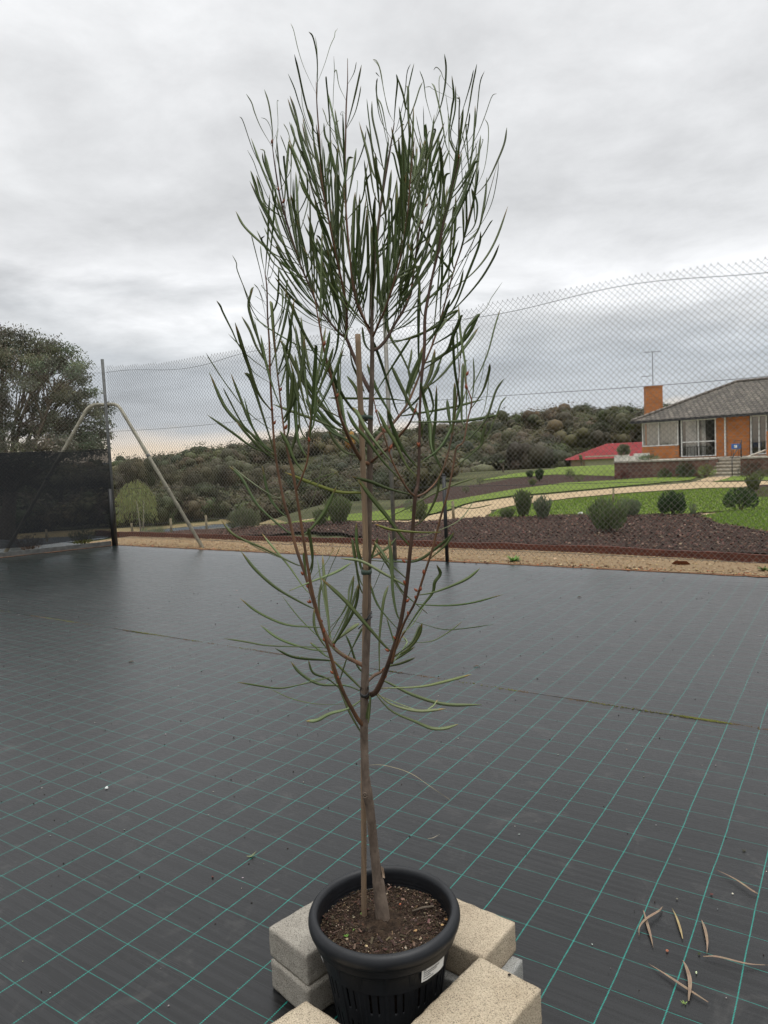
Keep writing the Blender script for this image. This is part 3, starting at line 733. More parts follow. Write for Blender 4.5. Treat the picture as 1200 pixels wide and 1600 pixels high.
tag(g.build('woodland',M_leafcard),'olive and brown eucalypt bush covering the hillside behind the garden','woodland',kind='stuff')
# ---- big gum on the left, behind the side fence
def biggum():
    D=24.0; base=Vector((-.535*D,D,terr(-.535*D,D))); e=empty('gum_tree',base,'large spreading gum tree with airy dark foliage behind the left fence','tree')
    px0=-10; lobes=[(-60,560,70),(-5,560,60),(45,575,52),(85,590,50),(118,600,42),(140,645,34),(148,685,26),(100,650,48),(50,650,55),(0,640,60),(-50,650,70),(70,700,36),(20,705,45),(-30,720,50),(125,690,28),(-100,620,60),(60,548,34),(95,556,30),(8,532,30)]
    cl=[];limbs=[];wood=MB();fork=base+Vector((.3,0,2.2))
    wood.tube([base-Vector((0,0,.3)),base+Vector((.1,0,1.2)),fork],[.30,.25,.20],10)
    for (x,y,r_) in lobes:
        dY=rnd.uniform(-1.6,1.8); c=at(x,y,D+dY); R_=r_/F*D
        mid=fork.lerp(c,.5)+Vector((rnd.uniform(-.4,.4),rnd.uniform(-.4,.4),rnd.uniform(-.1,.5)))
        pl=spline([fork,mid,c],8); pl=[p+Vector((MN.noise(p*1.7),MN.noise(p*1.7+Vector((9,0,0))),MN.noise(p*1.9)))*.18 if 0<i<8 else p for i,p in enumerate(pl)]
        wood.tube(pl,[.085*(1-.75*i/8) for i in range(9)],6,cap=False)
        for k in range(int(7+r_/7)):
            d=Vector((rnd.gauss(0,1),rnd.gauss(0,1),rnd.gauss(0,.9))).normalized()*rnd.uniform(.45,1.05)
            q=c+Vector((d.x*R_,d.y*R_*1.1,d.z*R_*.8)); cl.append(q)
            s0=pl[rnd.choice([4,5,6,7])]; m=s0.lerp(q,.5)+Vector((rnd.uniform(-.15,.15),rnd.uniform(-.15,.15),rnd.uniform(-.05,.2)))
            tw=spline([s0,m,q],5); wood.tube(tw,[.026,.022,.018,.014,.010,.006],5,cap=False)
            for h_ in range(3):
                q2=q+Vector((rnd.uniform(-.4,.4),rnd.uniform(-.4,.4),rnd.uniform(-.3,.25))); wood.tube([tw[3],tw[3].lerp(q2,.6)+Vector((0,0,.05)),q2],[.012,.008,.004],4,cap=False)
    wood.build('trunk',M_bark,e)
    g=MB();g.c=[]
    for c in cl:
        R_=rnd.uniform(.16,.30); colr=jit((.155,.16,.11),.35)
        for i in range(270):
            d=Vector((max(-1.6,min(1.6,rnd.gauss(0,.75))),max(-1.6,min(1.6,rnd.gauss(0,.75))),max(-1.3,min(1.3,rnd.gauss(0,.5)))))*R_
            p=c+d; s_=rnd.uniform(.035,.085); dr=Vector((rnd.uniform(-.7,.7),rnd.uniform(-.7,.7),-rnd.uniform(.1,1))).normalized(); sd=dr.cross(Vector((rnd.uniform(-1,1),rnd.uniform(-1,1),.3))).normalized()*s_*.26
            g.add([p-sd,p+sd,p+sd*.6+dr*s_,p-sd*.6+dr*s_],[(0,1,2,3)],0,False); g.c+=[jit(colr,.3)]*4
    g.build('crown',M_leafcard,e)
biggum()

# ------------------------------------------------------------------ the brick house
def brickmat(name,c1,c2,mortar,sc_=1.0):
    m=bpy.data.materials.new(name); m.use_nodes=True; nt=m.node_tree; b=nt.nodes['Principled BSDF']
    tc=nt.nodes.new('ShaderNodeTexCoord'); ge=nt.nodes.new('ShaderNodeNewGeometry')
    s=nt.nodes.new('ShaderNodeSeparateXYZ'); L(nt,tc.outputs['Object'],s.inputs[0])
    cx=nt.nodes.new('ShaderNodeCombineXYZ'); L(nt,math_(nt,'ADD',s.outputs[0],s.outputs[1]),cx.inputs[0]); L(nt,s.outputs[2],cx.inputs[1])
    br=N(nt,'ShaderNodeTexBrick'); br.inputs['Scale'].default_value=1/sc_; br.inputs['Brick Width'].default_value=.24; br.inputs['Row Height'].default_value=.086; br.inputs['Mortar Size'].default_value=.008
    br.inputs['Color1'].default_value=(*c1,1);br.inputs['Color2'].default_value=(*c2,1);br.inputs['Mortar'].default_value=(*mortar,1)
    L(nt,cx.outputs[0],br.inputs['Vector'])
    n=N(nt,'ShaderNodeTexNoise',_Scale=1.5,_Detail=5.0); L(nt,tc.outputs['Object'],n.inputs['Vector'])
    L(nt,mixc(nt,.5,br.outputs['Color'],ramp(nt,n.outputs[0],[(.3,.6),(.7,1.3)]),'MULTIPLY'),b.inputs['Base Color']); b.inputs['Roughness'].default_value=.9
    return m
M_brick=brickmat('orange_brick',(.52,.19,.055),(.42,.145,.04),(.30,.16,.09))
M_brickd=brickmat('brown_brick',(.17,.085,.06),(.11,.055,.045),(.15,.11,.09))
M_white=mat('white_frame_paint',(.70,.70,.67),.5,.4)
M_glass=mat('dark_glass',(.02,.025,.028),.08,.8)
M_curt=mat('pale_curtains',(.62,.62,.57),.9,.1,vs=1,col2=(.40,.40,.365),stretch=(9,9,.3))
M_conc=mat('old_concrete',(.36,.33,.28),.95,.1,var=.25,vs=5,bump=.3,bs=30)
M_gut=mat('dark_gutter',(.022,.022,.024),.5)
def tilemat(name,c1,c2,dirv):
    m=bpy.data.materials.new(name); m.use_nodes=True; nt=m.node_tree; b=nt.nodes['Principled BSDF']
    tc=nt.nodes.new('ShaderNodeTexCoord'); mp=nt.nodes.new('ShaderNodeMapping'); L(nt,tc.outputs['UV'],mp.inputs[0])
    br=N(nt,'ShaderNodeTexBrick'); br.inputs['Scale'].default_value=1; br.inputs['Brick Width'].default_value=.30; br.inputs['Row Height'].default_value=.33; br.inputs['Mortar Size'].default_value=.035; br.inputs['Mortar Smooth'].default_value=.6
    br.inputs['Color1'].default_value=(*c1,1);br.inputs['Color2'].default_value=(*c2,1);br.inputs['Mortar'].default_value=(c2[0]*.25,c2[1]*.25,c2[2]*.25,1)
    L(nt,mp.outputs[0],br.inputs['Vector']); 
    n=N(nt,'ShaderNodeTexNoise',_Scale=2.0,_Detail=6.0); L(nt,tc.outputs['Object'],n.inputs['Vector'])
    L(nt,mixc(nt,.7,br.outputs['Color'],ramp(nt,n.outputs[0],[(.3,.55),(.7,1.4)]),'MULTIPLY'),b.inputs['Base Color']); b.inputs['Roughness'].default_value=.9
    bn=N(nt,'ShaderNodeBump',_Strength=1.0,_Distance=.05); L(nt,math_(nt,'SUBTRACT',1.0,br.outputs['Fac']),bn.inputs['Height']); L(nt,bn.outputs[0],b.inputs['Normal'])
    return m
M_tile=tilemat('weathered_roof_tiles',(.155,.135,.11),(.085,.075,.063),None)
EV=at(986.5,658.6,46.8); dx_=Vector((.746,-.666,0)); nx_=Vector((.666,.746,0)); HO=Vector((EV.x,EV.y,0))
FLZ=.62; EZ=EV.z
def hp(x,y,z): q=HO+dx_*x+nx_*y; return Vector((q.x,q.y,z))
HA=math.atan2(dx_.y,dx_.x)
house=empty('brick_house',hp(0,0,FLZ),'orange brick house with a dark tiled hip roof and white framed windows on the right','house')
def hbox(g,x0,x1,y0,y1,z0,z1,mi=0):
    c=hp((x0+x1)/2,(y0+y1)/2,(z0+z1)/2); g.box(c,(x1-x0,y1-y0,z1-z0),HA,mi)
def fx(px,yy=.6):   # facade x for a pixel column
    lo,hi=-2,16
    for _ in range(40):
        m=(lo+hi)/2;q=hp(m,yy,1.8)-CAM
        # project
        xx=q.dot(right);dd=q.dot(fwd);u=600+F*xx/dd
        if u<px: lo=m
        else: hi=m
    return lo
X=[fx(p) for p in (1003,1060,1064,1119,1171,1190)]
print('house x',X,'eave',EZ)
WY=.6; xL=X[0]; xe=15.5
g=MB()
sill=FLZ+.78; top=EZ-.12
hbox(g,xL,X[1],WY,WY+.24,-.6,sill)                 # below left window
hbox(g,X[3],X[4],WY,WY+.24,-.6,top)                # brick between
hbox(g,X[5]+.45,xe,WY,WY+.24,-.6,top)
hbox(g,X[1],X[3],WY,WY+.24,-.6,FLZ+.02); hbox(g,X[4],X[5]+.45,WY,WY+.24,-.6,FLZ)
hbox(g,xL,xL+.24,WY+.243,WY+10,-.6,top); hbox(g,xL+.243,xe,WY+10,WY+10.24,-.6,top); hbox(g,xe-.24,xe,WY+.243,WY+9.997,-.6,top)
g.build('wall',M_brick,house)
g=MB(); hbox(g,xL+.3,xe-.3,WY+1.6,WY+1.7,FLZ,top); g.build('inner_wall',mat('dim_room',(.10,.095,.09),.9),house)
def window(x0,x1,z0,z1,mull,trans,panes,label=None):
    g=MB();w=.075;y0,y1=WY-.03,WY+.12
    hbox(g,x0,x1,y0,y1,z1-w,z1); hbox(g,x0,x1,y0,y1,z0,z0+w)
    xs_=[x0]+mull+[x1]
    for i,x in enumerate(xs_):
        a=x if i==0 else x-w if i==len(xs_)-1 else x-w/2; hbox(g,a,a+w,y0+.003,y1-.003,z0+w,z1-w)
    for z in trans: hbox(g,x0+w,x1-w,y0+.006,y1-.006,z-w/2,z+w/2)
    f=g.build('window',M_white,house)
    if label:f['label']=label
    g=MB();hbox(g,x0+w*.5,x1-w*.5,WY+.06,WY+.07,z0+w*.5,z1-w*.5);g.build('pane',panes,f); return f
gm=bpy.data.materials.new('window_glass');gm.use_nodes=True;b=gm.node_tree.nodes['Principled BSDF'];b.inputs['Base Color'].default_value=(.9,.95,.95,1)
nt_=gm.node_tree;tr=nt_.nodes.new('ShaderNodeBsdfTransparent');gl=nt_.nodes.new('ShaderNodeBsdfGlossy');gl.inputs['Roughness'].default_value=.03
fr=nt_.nodes.new('ShaderNodeFresnel');fr.inputs[0].default_value=1.5;mx=nt_.nodes.new('ShaderNodeMixShader');L(nt_,math_(nt_,'MULTIPLY_ADD',fr.outputs[0],1.0,.05),mx.inputs[0]);L(nt_,tr.outputs[0],mx.inputs[1]);L(nt_,gl.outputs[0],mx.inputs[2]);L(nt_,mx.outputs[0],nt_.nodes['Material Output'].inputs[0])
w1=window(xL+.02,X[1],sill,top,[xL+(X[1]-xL)*.47],[],gm,'wide window with closed pale curtains')
w2=window(X[2],X[3],FLZ+.02,top,[X[2]+(X[3]-X[2])*.5],[FLZ+.95],gm,'tall window with half drawn curtains and a low rail')
w3=window(X[4]+.05,X[5]+.3,FLZ+.02,top,[X[4]+(X[5]+.3-X[4])*.55],[],gm,'white framed glass door')
g=MB()
def curtain(g,x0,x1,z0,z1,y=WY+.25):
    n=int((x1-x0)/.05);vs=[]
    for i in range(n+1):
        x=x0+(x1-x0)*i/n; yy=y+.03*math.sin(x*34)+.02*math.sin(x*11)
        vs+= [hp(x,yy,z0),hp(x,yy,z1)]
    g.add(vs,[(2*i,2*i+2,2*i+3,2*i+1) for i in range(n)])
curtain(g,xL+.06,X[1]-.06,sill+.03,top-.03); g.build('curtain',M_curt,w1)
g=MB();k=X[3]-X[2];curtain(g,X[2]+.1*k,X[2]+.42*k,FLZ+.1,top-.05);curtain(g,X[2]+.55*k,X[2]+.68*k,FLZ+.1,top-.05);g.build('curtain',mat('white_curtain',(.55,.55,.54),.9),w2)
g=MB();hbox(g,X[2]+.1*k,X[2]+.9*k,WY-.12,WY-.09,FLZ+.62,FLZ+.65)
for i in range(9): a=X[2]+.1*k+.8*k*i/8; hbox(g,a-.012,a+.012,WY-.117,WY-.093,FLZ+.05,FLZ+.62)
g.build('railing',M_gut,house)
g=MB(); q=fx(1133.5); hbox(g,q-.045,q+.045,WY-.10,WY-.003,FLZ,top); g.build('downpipe',M_white,house)
# roof (front hip + ridge + rear)
def uvbuild(faces,name,m,parent):
    me=bpy.data.meshes.new(name);vs=[];fs=[];uvs=[]
    for f,ud in faces:
        b=len(vs);vs+=f;fs.append(list(range(b,b+len(f))))
        n=(f[1]-f[0]).cross(f[-1]-f[0]).normalized(); v=n.cross(ud).normalized()
        for p in f: uvs.append((p.dot(ud),p.dot(v)))
    me.from_pydata([tuple(v) for v in vs],[],fs);me.materials.append(m);uv=me.uv_layers.new(name='UVMap')
    for i,l in enumerate(me.loops): uv.data[i].uv=uvs[l.vertex_index]
    o=bpy.data.objects.new(name,me);C.objects.link(o);o.parent=parent;o.matrix_parent_inverse=Matrix.Translation(-Vector(parent.location)) if parent.type=='EMPTY' else Matrix();return o
rn_=5.04; rz=EZ+2.27; xr=16.1
A_,B_=hp(0,0,EZ),hp(xr,0,EZ);R1,R2=hp(rn_,rn_,rz),hp(xr-rn_,rn_,rz);C_,D_=hp(xr,2*rn_,EZ),hp(0,2*rn_,EZ)
roof=uvbuild([([A_,B_,R2,R1],dx_),([B_,C_,R2],nx_),([C_,D_,R1,R2],-dx_),([D_,A_,R1],-nx_)],'roof',M_tile,house)
g=MB()
for a,b in((A_,R1),(R1,R2),(B_,R2),(D_,R1),(C_,R2)):
    n=int((b-a).length/.4)
    for i in range(n):
        p=a.lerp(b,i/n);q=a.lerp(b,(i+.93)/n); g.tube([p+Vector((0,0,.03)),q+Vector((0,0,.05))],.1,6)
g.build('ridge_tiles',mat('ridge_tile',(.16,.14,.12),.9,var=.3,vs=4),roof)
g=MB();hbox(g,-.1,xr+.1,-.12,0,EZ-.16,EZ-.01);hbox(g,-.12,0,.003,2*rn_,EZ-.157,EZ-.013);g.build('gutter',M_gut,house)
g=MB();hbox(g,0,xr,.003,WY+.2,EZ-.12,EZ-.09);hbox(g,.003,WY+.2,WY+.203,2*rn_,EZ-.117,EZ-.087);g.build('eave_lining',M_white,house)
# projecting porch roof at the right
pA,pB=hp(8.2,-1.5,EZ-.0),hp(xr+.5,-1.5,EZ-.0);g=MB()
uvbuild([([pA,pB,hp(xr+.5,1.6,EZ+1.05),hp(9.6,1.6,EZ+1.05)],dx_)],'porch_roof',M_tile,house)
# chimney
chm=at(1021,640,49.0); zc0=EZ-.4; zc1=at(1021,605.5,49).z; g=MB(); g.box((chm.x,chm.y,(zc0+zc1)/2+.0),(1.08,.75,zc1-zc0),HA+.55)
g.box((chm.x,chm.y,zc1+.035),(1.14,.80,.07),HA+.55); c_=g.build('chimney',M_brick,house)
g=MB(); za=at(1022,549,49).z; g.tube([Vector((chm.x,chm.y,zc1)),Vector((chm.x,chm.y,za))],.022,6)
g.tube([Vector((chm.x-.6,chm.y,za-.04)),Vector((chm.x+.6,chm.y,za-.02))],.015,5)
for i in range(6): xx=chm.x-.55+.2*i; g.tube([Vector((xx,chm.y-.25,za-.04)),Vector((xx,chm.y+.25,za-.04))],.008,4)
zb_=at(1022,587,49).z; g.tube([Vector((chm.x-.8,chm.y,zb_-.03)),Vector((chm.x,chm.y,zb_))],.018,5); g.build('antenna',M_galvd,c_)
# terrace
tw=empty('terrace_wall',hp(-2.5,-3.6,-.6),'dark brown brick retaining wall with concrete cap in front of the orange house','wall')
def wx(px,yy): 
    lo,hi=-8,18
    for _ in range(40):
        m=(lo+hi)/2;q=hp(m,yy,0.2)-CAM
        if 600+F*q.dot(right)/q.dot(fwd)<px: lo=m
        else: hi=m
    return lo
TY=-3.4
a0=wx(960,TY);a1=wx(1108,TY);a2=wx(1157,TY)
g=MB();hbox(g,a0,a1,TY,TY+.25,-1.0,.50);hbox(g,a2,18,TY,TY+.25,-1.0,.50);hbox(g,a0,a0+.25,TY+.253,WY+3,-1.0,.50)
hbox(g,a1-.25,a1,TY+.253,TY+1.9,-1,.50);hbox(g,a2,a2+.25,TY+.253,TY+1.9,-1,.50);g.build('wall',M_brickd,tw)
g=MB();hbox(g,a0-.05,a1+.02,TY-.05,WY-.003,.503,.585);hbox(g,a2-.02,18,TY-.05,WY-.003,.503,.585);hbox(g,a1+.023,a2-.023,TY+1.9,WY-.003,.503,.585);hbox(g,a0-.05,xL-.003,WY,WY+3,.503,.585);g.build('paving',M_conc,tw)
st_=empty('terrace_steps',hp((a1+a2)/2,TY,-.5),'concrete steps climbing the brown terrace wall to the house','steps')
M_step=mat('step_nosing',(.42,.38,.31),.9,var=.15,vs=8)
for i in range(6):
    z=.503-.185*(i); g=MB();hbox(g,a1+.01,a2-.01,TY+1.62-.38*i,TY+1.897-.0*i,z-.07-.001*i,z);hbox(g,a1+.012,a2-.012,TY+1.70-.38*i,TY+1.75-.38*i,z-.185,z-.073);g.build('step',M_step,st_)
g=MB();
for xx,yy in((a2-.35,TY+1.5),(a2-.35,TY-.3)):
    b=hp(xx,yy,-.6);g.tube([Vector((b.x,b.y,-.6 if yy<TY else .3)),Vector((b.x,b.y,.55 if yy<TY else 1.45))],.025,6)
b1=hp(a2-.35,TY+1.5,1.45);b2=hp(a2-.35,TY-.3,.55);g.tube([b1,b2],.025,6);tag(g.build('handrail',M_gut,origin=hp(a2-.35,TY,0)),'dark metal handrail beside the terrace steps','handrail')
# things on the terrace
def tb(px,py,w,h,d,m,name,label,cat,yy,group=None,z0=.59):
    x=wx(px,yy); c=hp(x,yy,z0+h/2); g=MB(); g.box(c,(w,d,h),HA+.1)
    g.box(c+Vector((0,0,h/2+.013)),(w*1.04,d*1.04,.025),HA+.1)
    tag(g.build(name,m,origin=(c.x,c.y,z0)),label,cat,group)
M_foam=mat('white_foam',(.66,.64,.58),.9,var=.15,vs=6)
tb(972,711,.80,.36,.45,M_foam,'planter_box','white planter box at the left end of the terrace wall','box',-2.9,'white boxes on the terrace')
tb(988,710,.40,.26,.4,M_foam,'planter_box','small white box between the two larger boxes on the terrace','box',-2.7,'white boxes on the terrace')
tb(1003,708,.85,.40,.45,M_foam,'planter_box','white box stacked nearest the corner of the brick house','box',-2.2,'white boxes on the terrace')
def pshrub(px,yy,w,h,col,label,kind='ball',n=500,z0=.6):
    x=wx(px,yy);b=hp(x,yy,z0);e=empty('garden_shrub',b,label,'shrub','shrubs by the terrace');g=MB();g.c=[]
    for i in range(n):
        d=Vector((rnd.gauss(0,1),rnd.gauss(0,1),rnd.gauss(0,1))).normalized()*rnd.random()**.4; p=b+Vector((d.x*w/2,d.y*w/2,h*.5+d.z*h*.5)); s_=.12*rnd.uniform(.5,1.2)
        dr=(d+Vector((0,0,.6))).normalized();sd=dr.orthogonal().normalized()*s_*.25
        g.add([p-sd,p+sd,p+dr*s_],[(0,1,2)],0,False);g.c+=[jit(col,.35)]*3
    g.build('foliage',M_needle,e);g=MB();g.tube([b,b+Vector((0,0,h*.5))],.03,5);g.build('stem',M_bark,e)
pshrub(975,-2.9,.75,.7,(.17,.19,.11),'grey green plant growing in the white planter box',n=1600,z0=.9)
pshrub(1014,-2.5,1.2,.28,(.13,.17,.09),'low silver plant trailing over the terrace edge')
gz=terr(hp(7,TY,0).x,hp(7,TY,0).y)
pshrub(1038,TY-.45,.75,.7,(.08,.11,.045),'small green shrub against the brown terrace wall',z0=-.6); pshrub(1071,TY-.5,1.05,1.05,DK,'dark round shrub against the brown terrace wall',n=800,z0=-.6)
pshrub(1104,TY-.4,1.0,.75,(.17,.22,.07),'light green shrub just left of the terrace steps',z0=-.5); pshrub(973,TY-.5,.9,.6,(.14,.06,.05),'reddish low shrub at the left corner of the terrace wall',z0=-.6)
pshrub(1172,TY-.6,1.2,1.0,(.05,.055,.035),'dark shrub right of the terrace steps',z0=-.6); pshrub(1193,TY-1.2,1.0,.5,OL,'olive shrub on the small lawn right of the steps',z0=-.6)
# chair with blue box
ch=empty('garden_chair',hp(wx(1150,-1.6),-1.6,.59),'small dark chair on the terrace at the top of the steps','chair')
cc=Vector(ch.location);g=MB();g.box(cc+Vector((0,0,.42)),(.45,.42,.04),HA);g.build('seat',mat('tan_wood',(.35,.2,.1),.8),ch)
for sx_ in(-.2,.2):
    for sy_ in(-.18,.18):
        g=MB();q=cc+Matrix.Rotation(HA,3,'Z')@Vector((sx_,sy_,0));g.tube([q,q+Vector((0,0,.40))],.015,5);g.build('leg',M_gut,ch)
g=MB()
for sx_ in(-.2,.2):
    q=cc+Matrix.Rotation(HA,3,'Z')@Vector((sx_,.2,.44));g.tube([q,q+Vector((.1,.05,.5))],.015,5)
q=cc+Matrix.Rotation(HA,3,'Z')@Vector((-.2,.2,.44))+Vector((.1,.05,.48));q2=cc+Matrix.Rotation(HA,3,'Z')@Vector((.2,.2,.44))+Vector((.1,.05,.48));g.tube([q,q2],.015,5)
g.build('backrest',M_gut,ch)
g=MB();g.box(cc+Vector((0,-.02,.60)),(.42,.3,.30),HA,0); g.box(cc+Vector((0,-.02,.60))+Matrix.Rotation(HA,3,'Z')@Vector((.02,-.152,0)),(.16,.01,.16),HA,1)
tag(g.build('carton',[mat('blue_carton',(.03,.13,.42),.6),M_white],origin=cc+Vector((0,0,.445))),'bright blue carton with a white patch on the terrace chair','box')
g=MB();q=wx(1199,-2.0);hbox(g,q,q+.5,-2.2,-1.7,.588,1.95);tag(g.build('brick_pier',M_brick,origin=hp(q,-2,.588)),'orange brick pier of the porch at the right edge','pier')
g=MB();q=wx(1183,-1.6);c=hp(q,-1.6,.75);g.box(c,(1.0,.35,.05),HA+.5,0,Matrix.Translation(c)@Matrix.Rotation(-.35,4,'Y')@Matrix.Translation(-c));tag(g.build('board',M_step,origin=c),'pale board leaning by the white glass door','board')
# red roofed house
D=84.; q0=at(888,724,D); q1=at(1006,724,D-2); e=empty('red_roofed_house',q0,'low house with a red metal hip roof down the slope','house')
dv=(q1-q0);dv.z=0;LX=dv.length+5;dv.normalize();nv=Vector((-dv.y,dv.x,0))
def rp(x,y,z): p=Vector((q0.x,q0.y,0))+dv*x+nv*y; return Vector((p.x,p.y,z))
zE=at(888,719,D).z; zG=at(888,736,D).z; zR=at(950,693,D+4).z
g=MB();c=rp(LX/2,4.5,(zE+zG)/2);g.box(c,(LX-.8,8,zE-zG),math.atan2(dv.y,dv.x));g.build('wall',mat('pinkish_wall',(.36,.25,.20),.9,var=.15,vs=2),e)
M_red=mat('red_metal_roof',(.20,.034,.036),.85,.1,var=.15,vs=1)
h2=4.7
a,b,c,d=rp(-.3,-.3,zE),rp(LX,-.3,zE),rp(LX,9.7,zE),rp(-.3,9.7,zE);r1=rp(h2,h2,zR);r2=rp(LX-h2,h2,zR)
rf=uvbuild([([a,b,r2,r1],dv),([b,c,r2],nv),([c,d,r1,r2],-dv),([d,a,r1],-nv)],'roof',M_red,e)
g=MB();g.box(rp(3.6,.36,zG+.8),(3.4,.1,1.7),math.atan2(dv.y,dv.x));g.build('garage_door',mat('cream_door',(.42,.38,.28),.7),e)
g=MB();c=rp(4.9,2.4,zR-1.25);g.box(c,(.5,.5,.35),0);g.build('roof_vent',M_white,rf)
g=MB();
pz=at(960,697,D+9);c=Vector((pz.x+1.6,pz.y,pz.z-.6))
ts=empty('pale_roofed_shed',(c.x,c.y,zG),'shed with a pale metal roof just behind the red roofed house','shed')
g.box(c+Vector((0,0,.55)),(3.6,3,.08),-.3,0,Matrix.Translation(c)@Matrix.Rotation(.22,4,'X')@Matrix.Translation(-c));g.build('roof',mat('pale_metal',(.45,.47,.5),.4),ts)
g=MB();g.box(Vector((c.x,c.y,(c.z+zG)/2-.1)),(3.0,2.4,c.z-zG),-.3);g.build('wall',M_conc,ts)
# stake in the lawn
b=drop(958,787);t=at(958.5,763,b.y);g=MB();g.tube([b-Vector((0,0,.1)),Vector((b.x+.02,b.y,t.z))],.03,6);tag(g.build('timber_stake',M_post,origin=b),'thin grey stake standing in the near lawn','stake')
# young sapling trees with stakes far back

# ------------------------------------------------------------------ pot, soil, blocks
PC=Vector((-.05,1.795,0)); RZ=.32
M_pot=mat('black_pot_plastic',(.010,.011,.013),.40,.32,var=.35,vs=6,bump=.12,bs=45,bd=.003)
M_soil=mat('potting_soil',(.06,.040,.027),.95,.15,vs=55,col2=(.016,.011,.008),bump=1.0,bs=90,bd=.008,detail=8)
pot=empty('plant_pot',PC,'large black plastic plant pot with slotted sides and a rolled rim','plant pot')
g=MB()
prof=[]
for k in range(17):
    a=math.pi*(1.0-k/16*1.5)   # rolled lip
    prof.append((.184+.0165*math.cos(a),RZ-.0165+.0165*math.sin(a)))
prof=[(.166,.225),(.170,.27),(.1705,.296)]+prof
lip=[(.173,.292),(.1728,.300),(.1735,.308),(.1765,.3145),(.181,.3185),(.186,.3195),(.1915,.3178),(.197,.312),(.2,.305),(.2005,.297),(.1985,.288),(.1935,.2815),(.1895,.277),(.1885,.262),(.1865,.257),(.181,.2565)]
inner=[(.166,.20),(.169,.24),(.1705,.262),(.1712,.264),(.1705,.266),(.1715,.272),(.1722,.274),(.1715,.276),(.1718,.282),(.1724,.284),(.1718,.286)]
g.lathe(inner+lip+[(.176,.262)],n=160,center=PC)
g.build('rim',M_pot,pot)
# slotted wall
def potr(z,a):
    r=.131+(.174-.131)*z/.27
    ph=(a*16/(2*math.pi))%1
    return r+.0022*(1 if (ph<.1 or ph>.9) else 0)
n=480; zs=[0,.004,.02,.035]+[.035+.0075*i for i in range(1,31)]+[.265]
vs=[];fs=[]
for z in zs:
    for k in range(n):
        a=2*math.pi*k/n;r=potr(z,a);vs.append(PC+Vector((r*math.cos(a),r*math.sin(a),z)))
def slot(k,z):
    ph=(k%30)/30; inx=(.30<=ph<.37) or (.62<=ph<.69)
    zr_=(z>.05 and z<.105) or (z>.14 and z<.225)
    return inx and zr_
for j in range(len(zs)-1):
    for k in range(n):
        if slot(k,(zs[j]+zs[j+1])/2): continue
        fs.append((j*n+k,j*n+(k+1)%n,(j+1)*n+(k+1)%n,(j+1)*n+k))
g=MB();g.add(vs,fs);o=g.build('wall',M_pot,pot)
md=o.modifiers.new('thick','SOLIDIFY');md.thickness=.0028;md.offset=-1
g=MB();g.lathe([(0.001,.006),(.125,.006),(.129,.012)],n=64,center=PC);g.build('base',M_pot,pot)
# sticker on the pot (curved, just under the rim)
M_lab=mat('white_label',(.68,.68,.66),.5,.3)
M_ink=mat('label_ink',(.12,.12,.13),.7)
def onpot(a,z,off): 
    r=potr(.2,0)+(.174-.131)*(z-.2)/.27+.004+off; return PC+Vector((r*math.cos(a),r*math.sin(a),z))
g=MB();vs=[];nn=10
A0,A1=R(-60),R(-33)
for j in range(5):
    for i in range(nn+1):
        a=A0+(A1-A0)*i/nn; z=.217+.037*j/4; vs.append(onpot(a,z,.0012+.0008*math.sin(i)))
g.add(vs,[(j*(nn+1)+i,j*(nn+1)+i+1,(j+1)*(nn+1)+i+1,(j+1)*(nn+1)+i) for j in range(4) for i in range(nn)])
lb=g.build('label',M_lab,pot)
g=MB()
for r_,(z,ln) in enumerate(((.247,.08),(.241,.72),(.2355,.62),(.230,.30),(.223,.42))):
    i=0;a=A0+.03
    while a<A0+.03+(A1-A0-.07)*ln:
        w=rnd.uniform(.008,.022); g.add([onpot(a,z,.0026),onpot(a+w,z,.0026),onpot(a+w,z+.0028,.0026),onpot(a,z+.0028,.0026)],[(0,1,2,3)],0,False); a+=w+.007
g.build('print',M_ink,lb)
g=MB();a=R(-158);g.add([onpot(a,.235,.003),onpot(a+.07,.226,.003),onpot(a+.07,.234,.003),onpot(a,.243,.003)],[(0,1,2,3)]);g.build('label',M_lab,pot)
# soil
g=MB();vs=[];nr,na=46,150
for i in range(nr+1):
    r=.176*i/nr
    for k in range(na):
        a=2*math.pi*k/na;x,y=r*math.cos(a),r*math.sin(a);rr=min(r,.1705)
        z=.268+.012*MN.noise(Vector((x*14,y*14,1)))+.007*MN.noise(Vector((x*45,y*45,2)))+.0045*MN.noise(Vector((x*120,y*120,3)))+.012*math.exp(-((x+.006)**2+(y-.01)**2)/.0016)-.006*(r/.17)**6
        rr=rr if r<.1705 else .158; vs.append(PC+Vector((rr*math.cos(a),rr*math.sin(a),z if r<.1705 else z-.03)))
fs=[(i*na+k,i*na+(k+1)%na,(i+1)*na+(k+1)%na,(i+1)*na+k) for i in range(nr) for k in range(na)]
g.add(vs,[f[::-1] for f in fs]);
g.lathe([(.112,.02),(.142,.16),(.150,.25)],n=90,center=PC)
bb=len(g.v);g.c=[]
o=g
soilv=len(g.v); g.c=None
tag(g.build('potting_soil',M_soil,origin=PC),'dark brown potting soil filling the black pot','soil',kind='stuff')
def soilz(x,y): return .268+.012*MN.noise(Vector((x*14,y*14,1)))+.007*MN.noise(Vector((x*45,y*45,2)))
M_crumb=tintmat('crumbs',.95,.1,bumpsc=200)
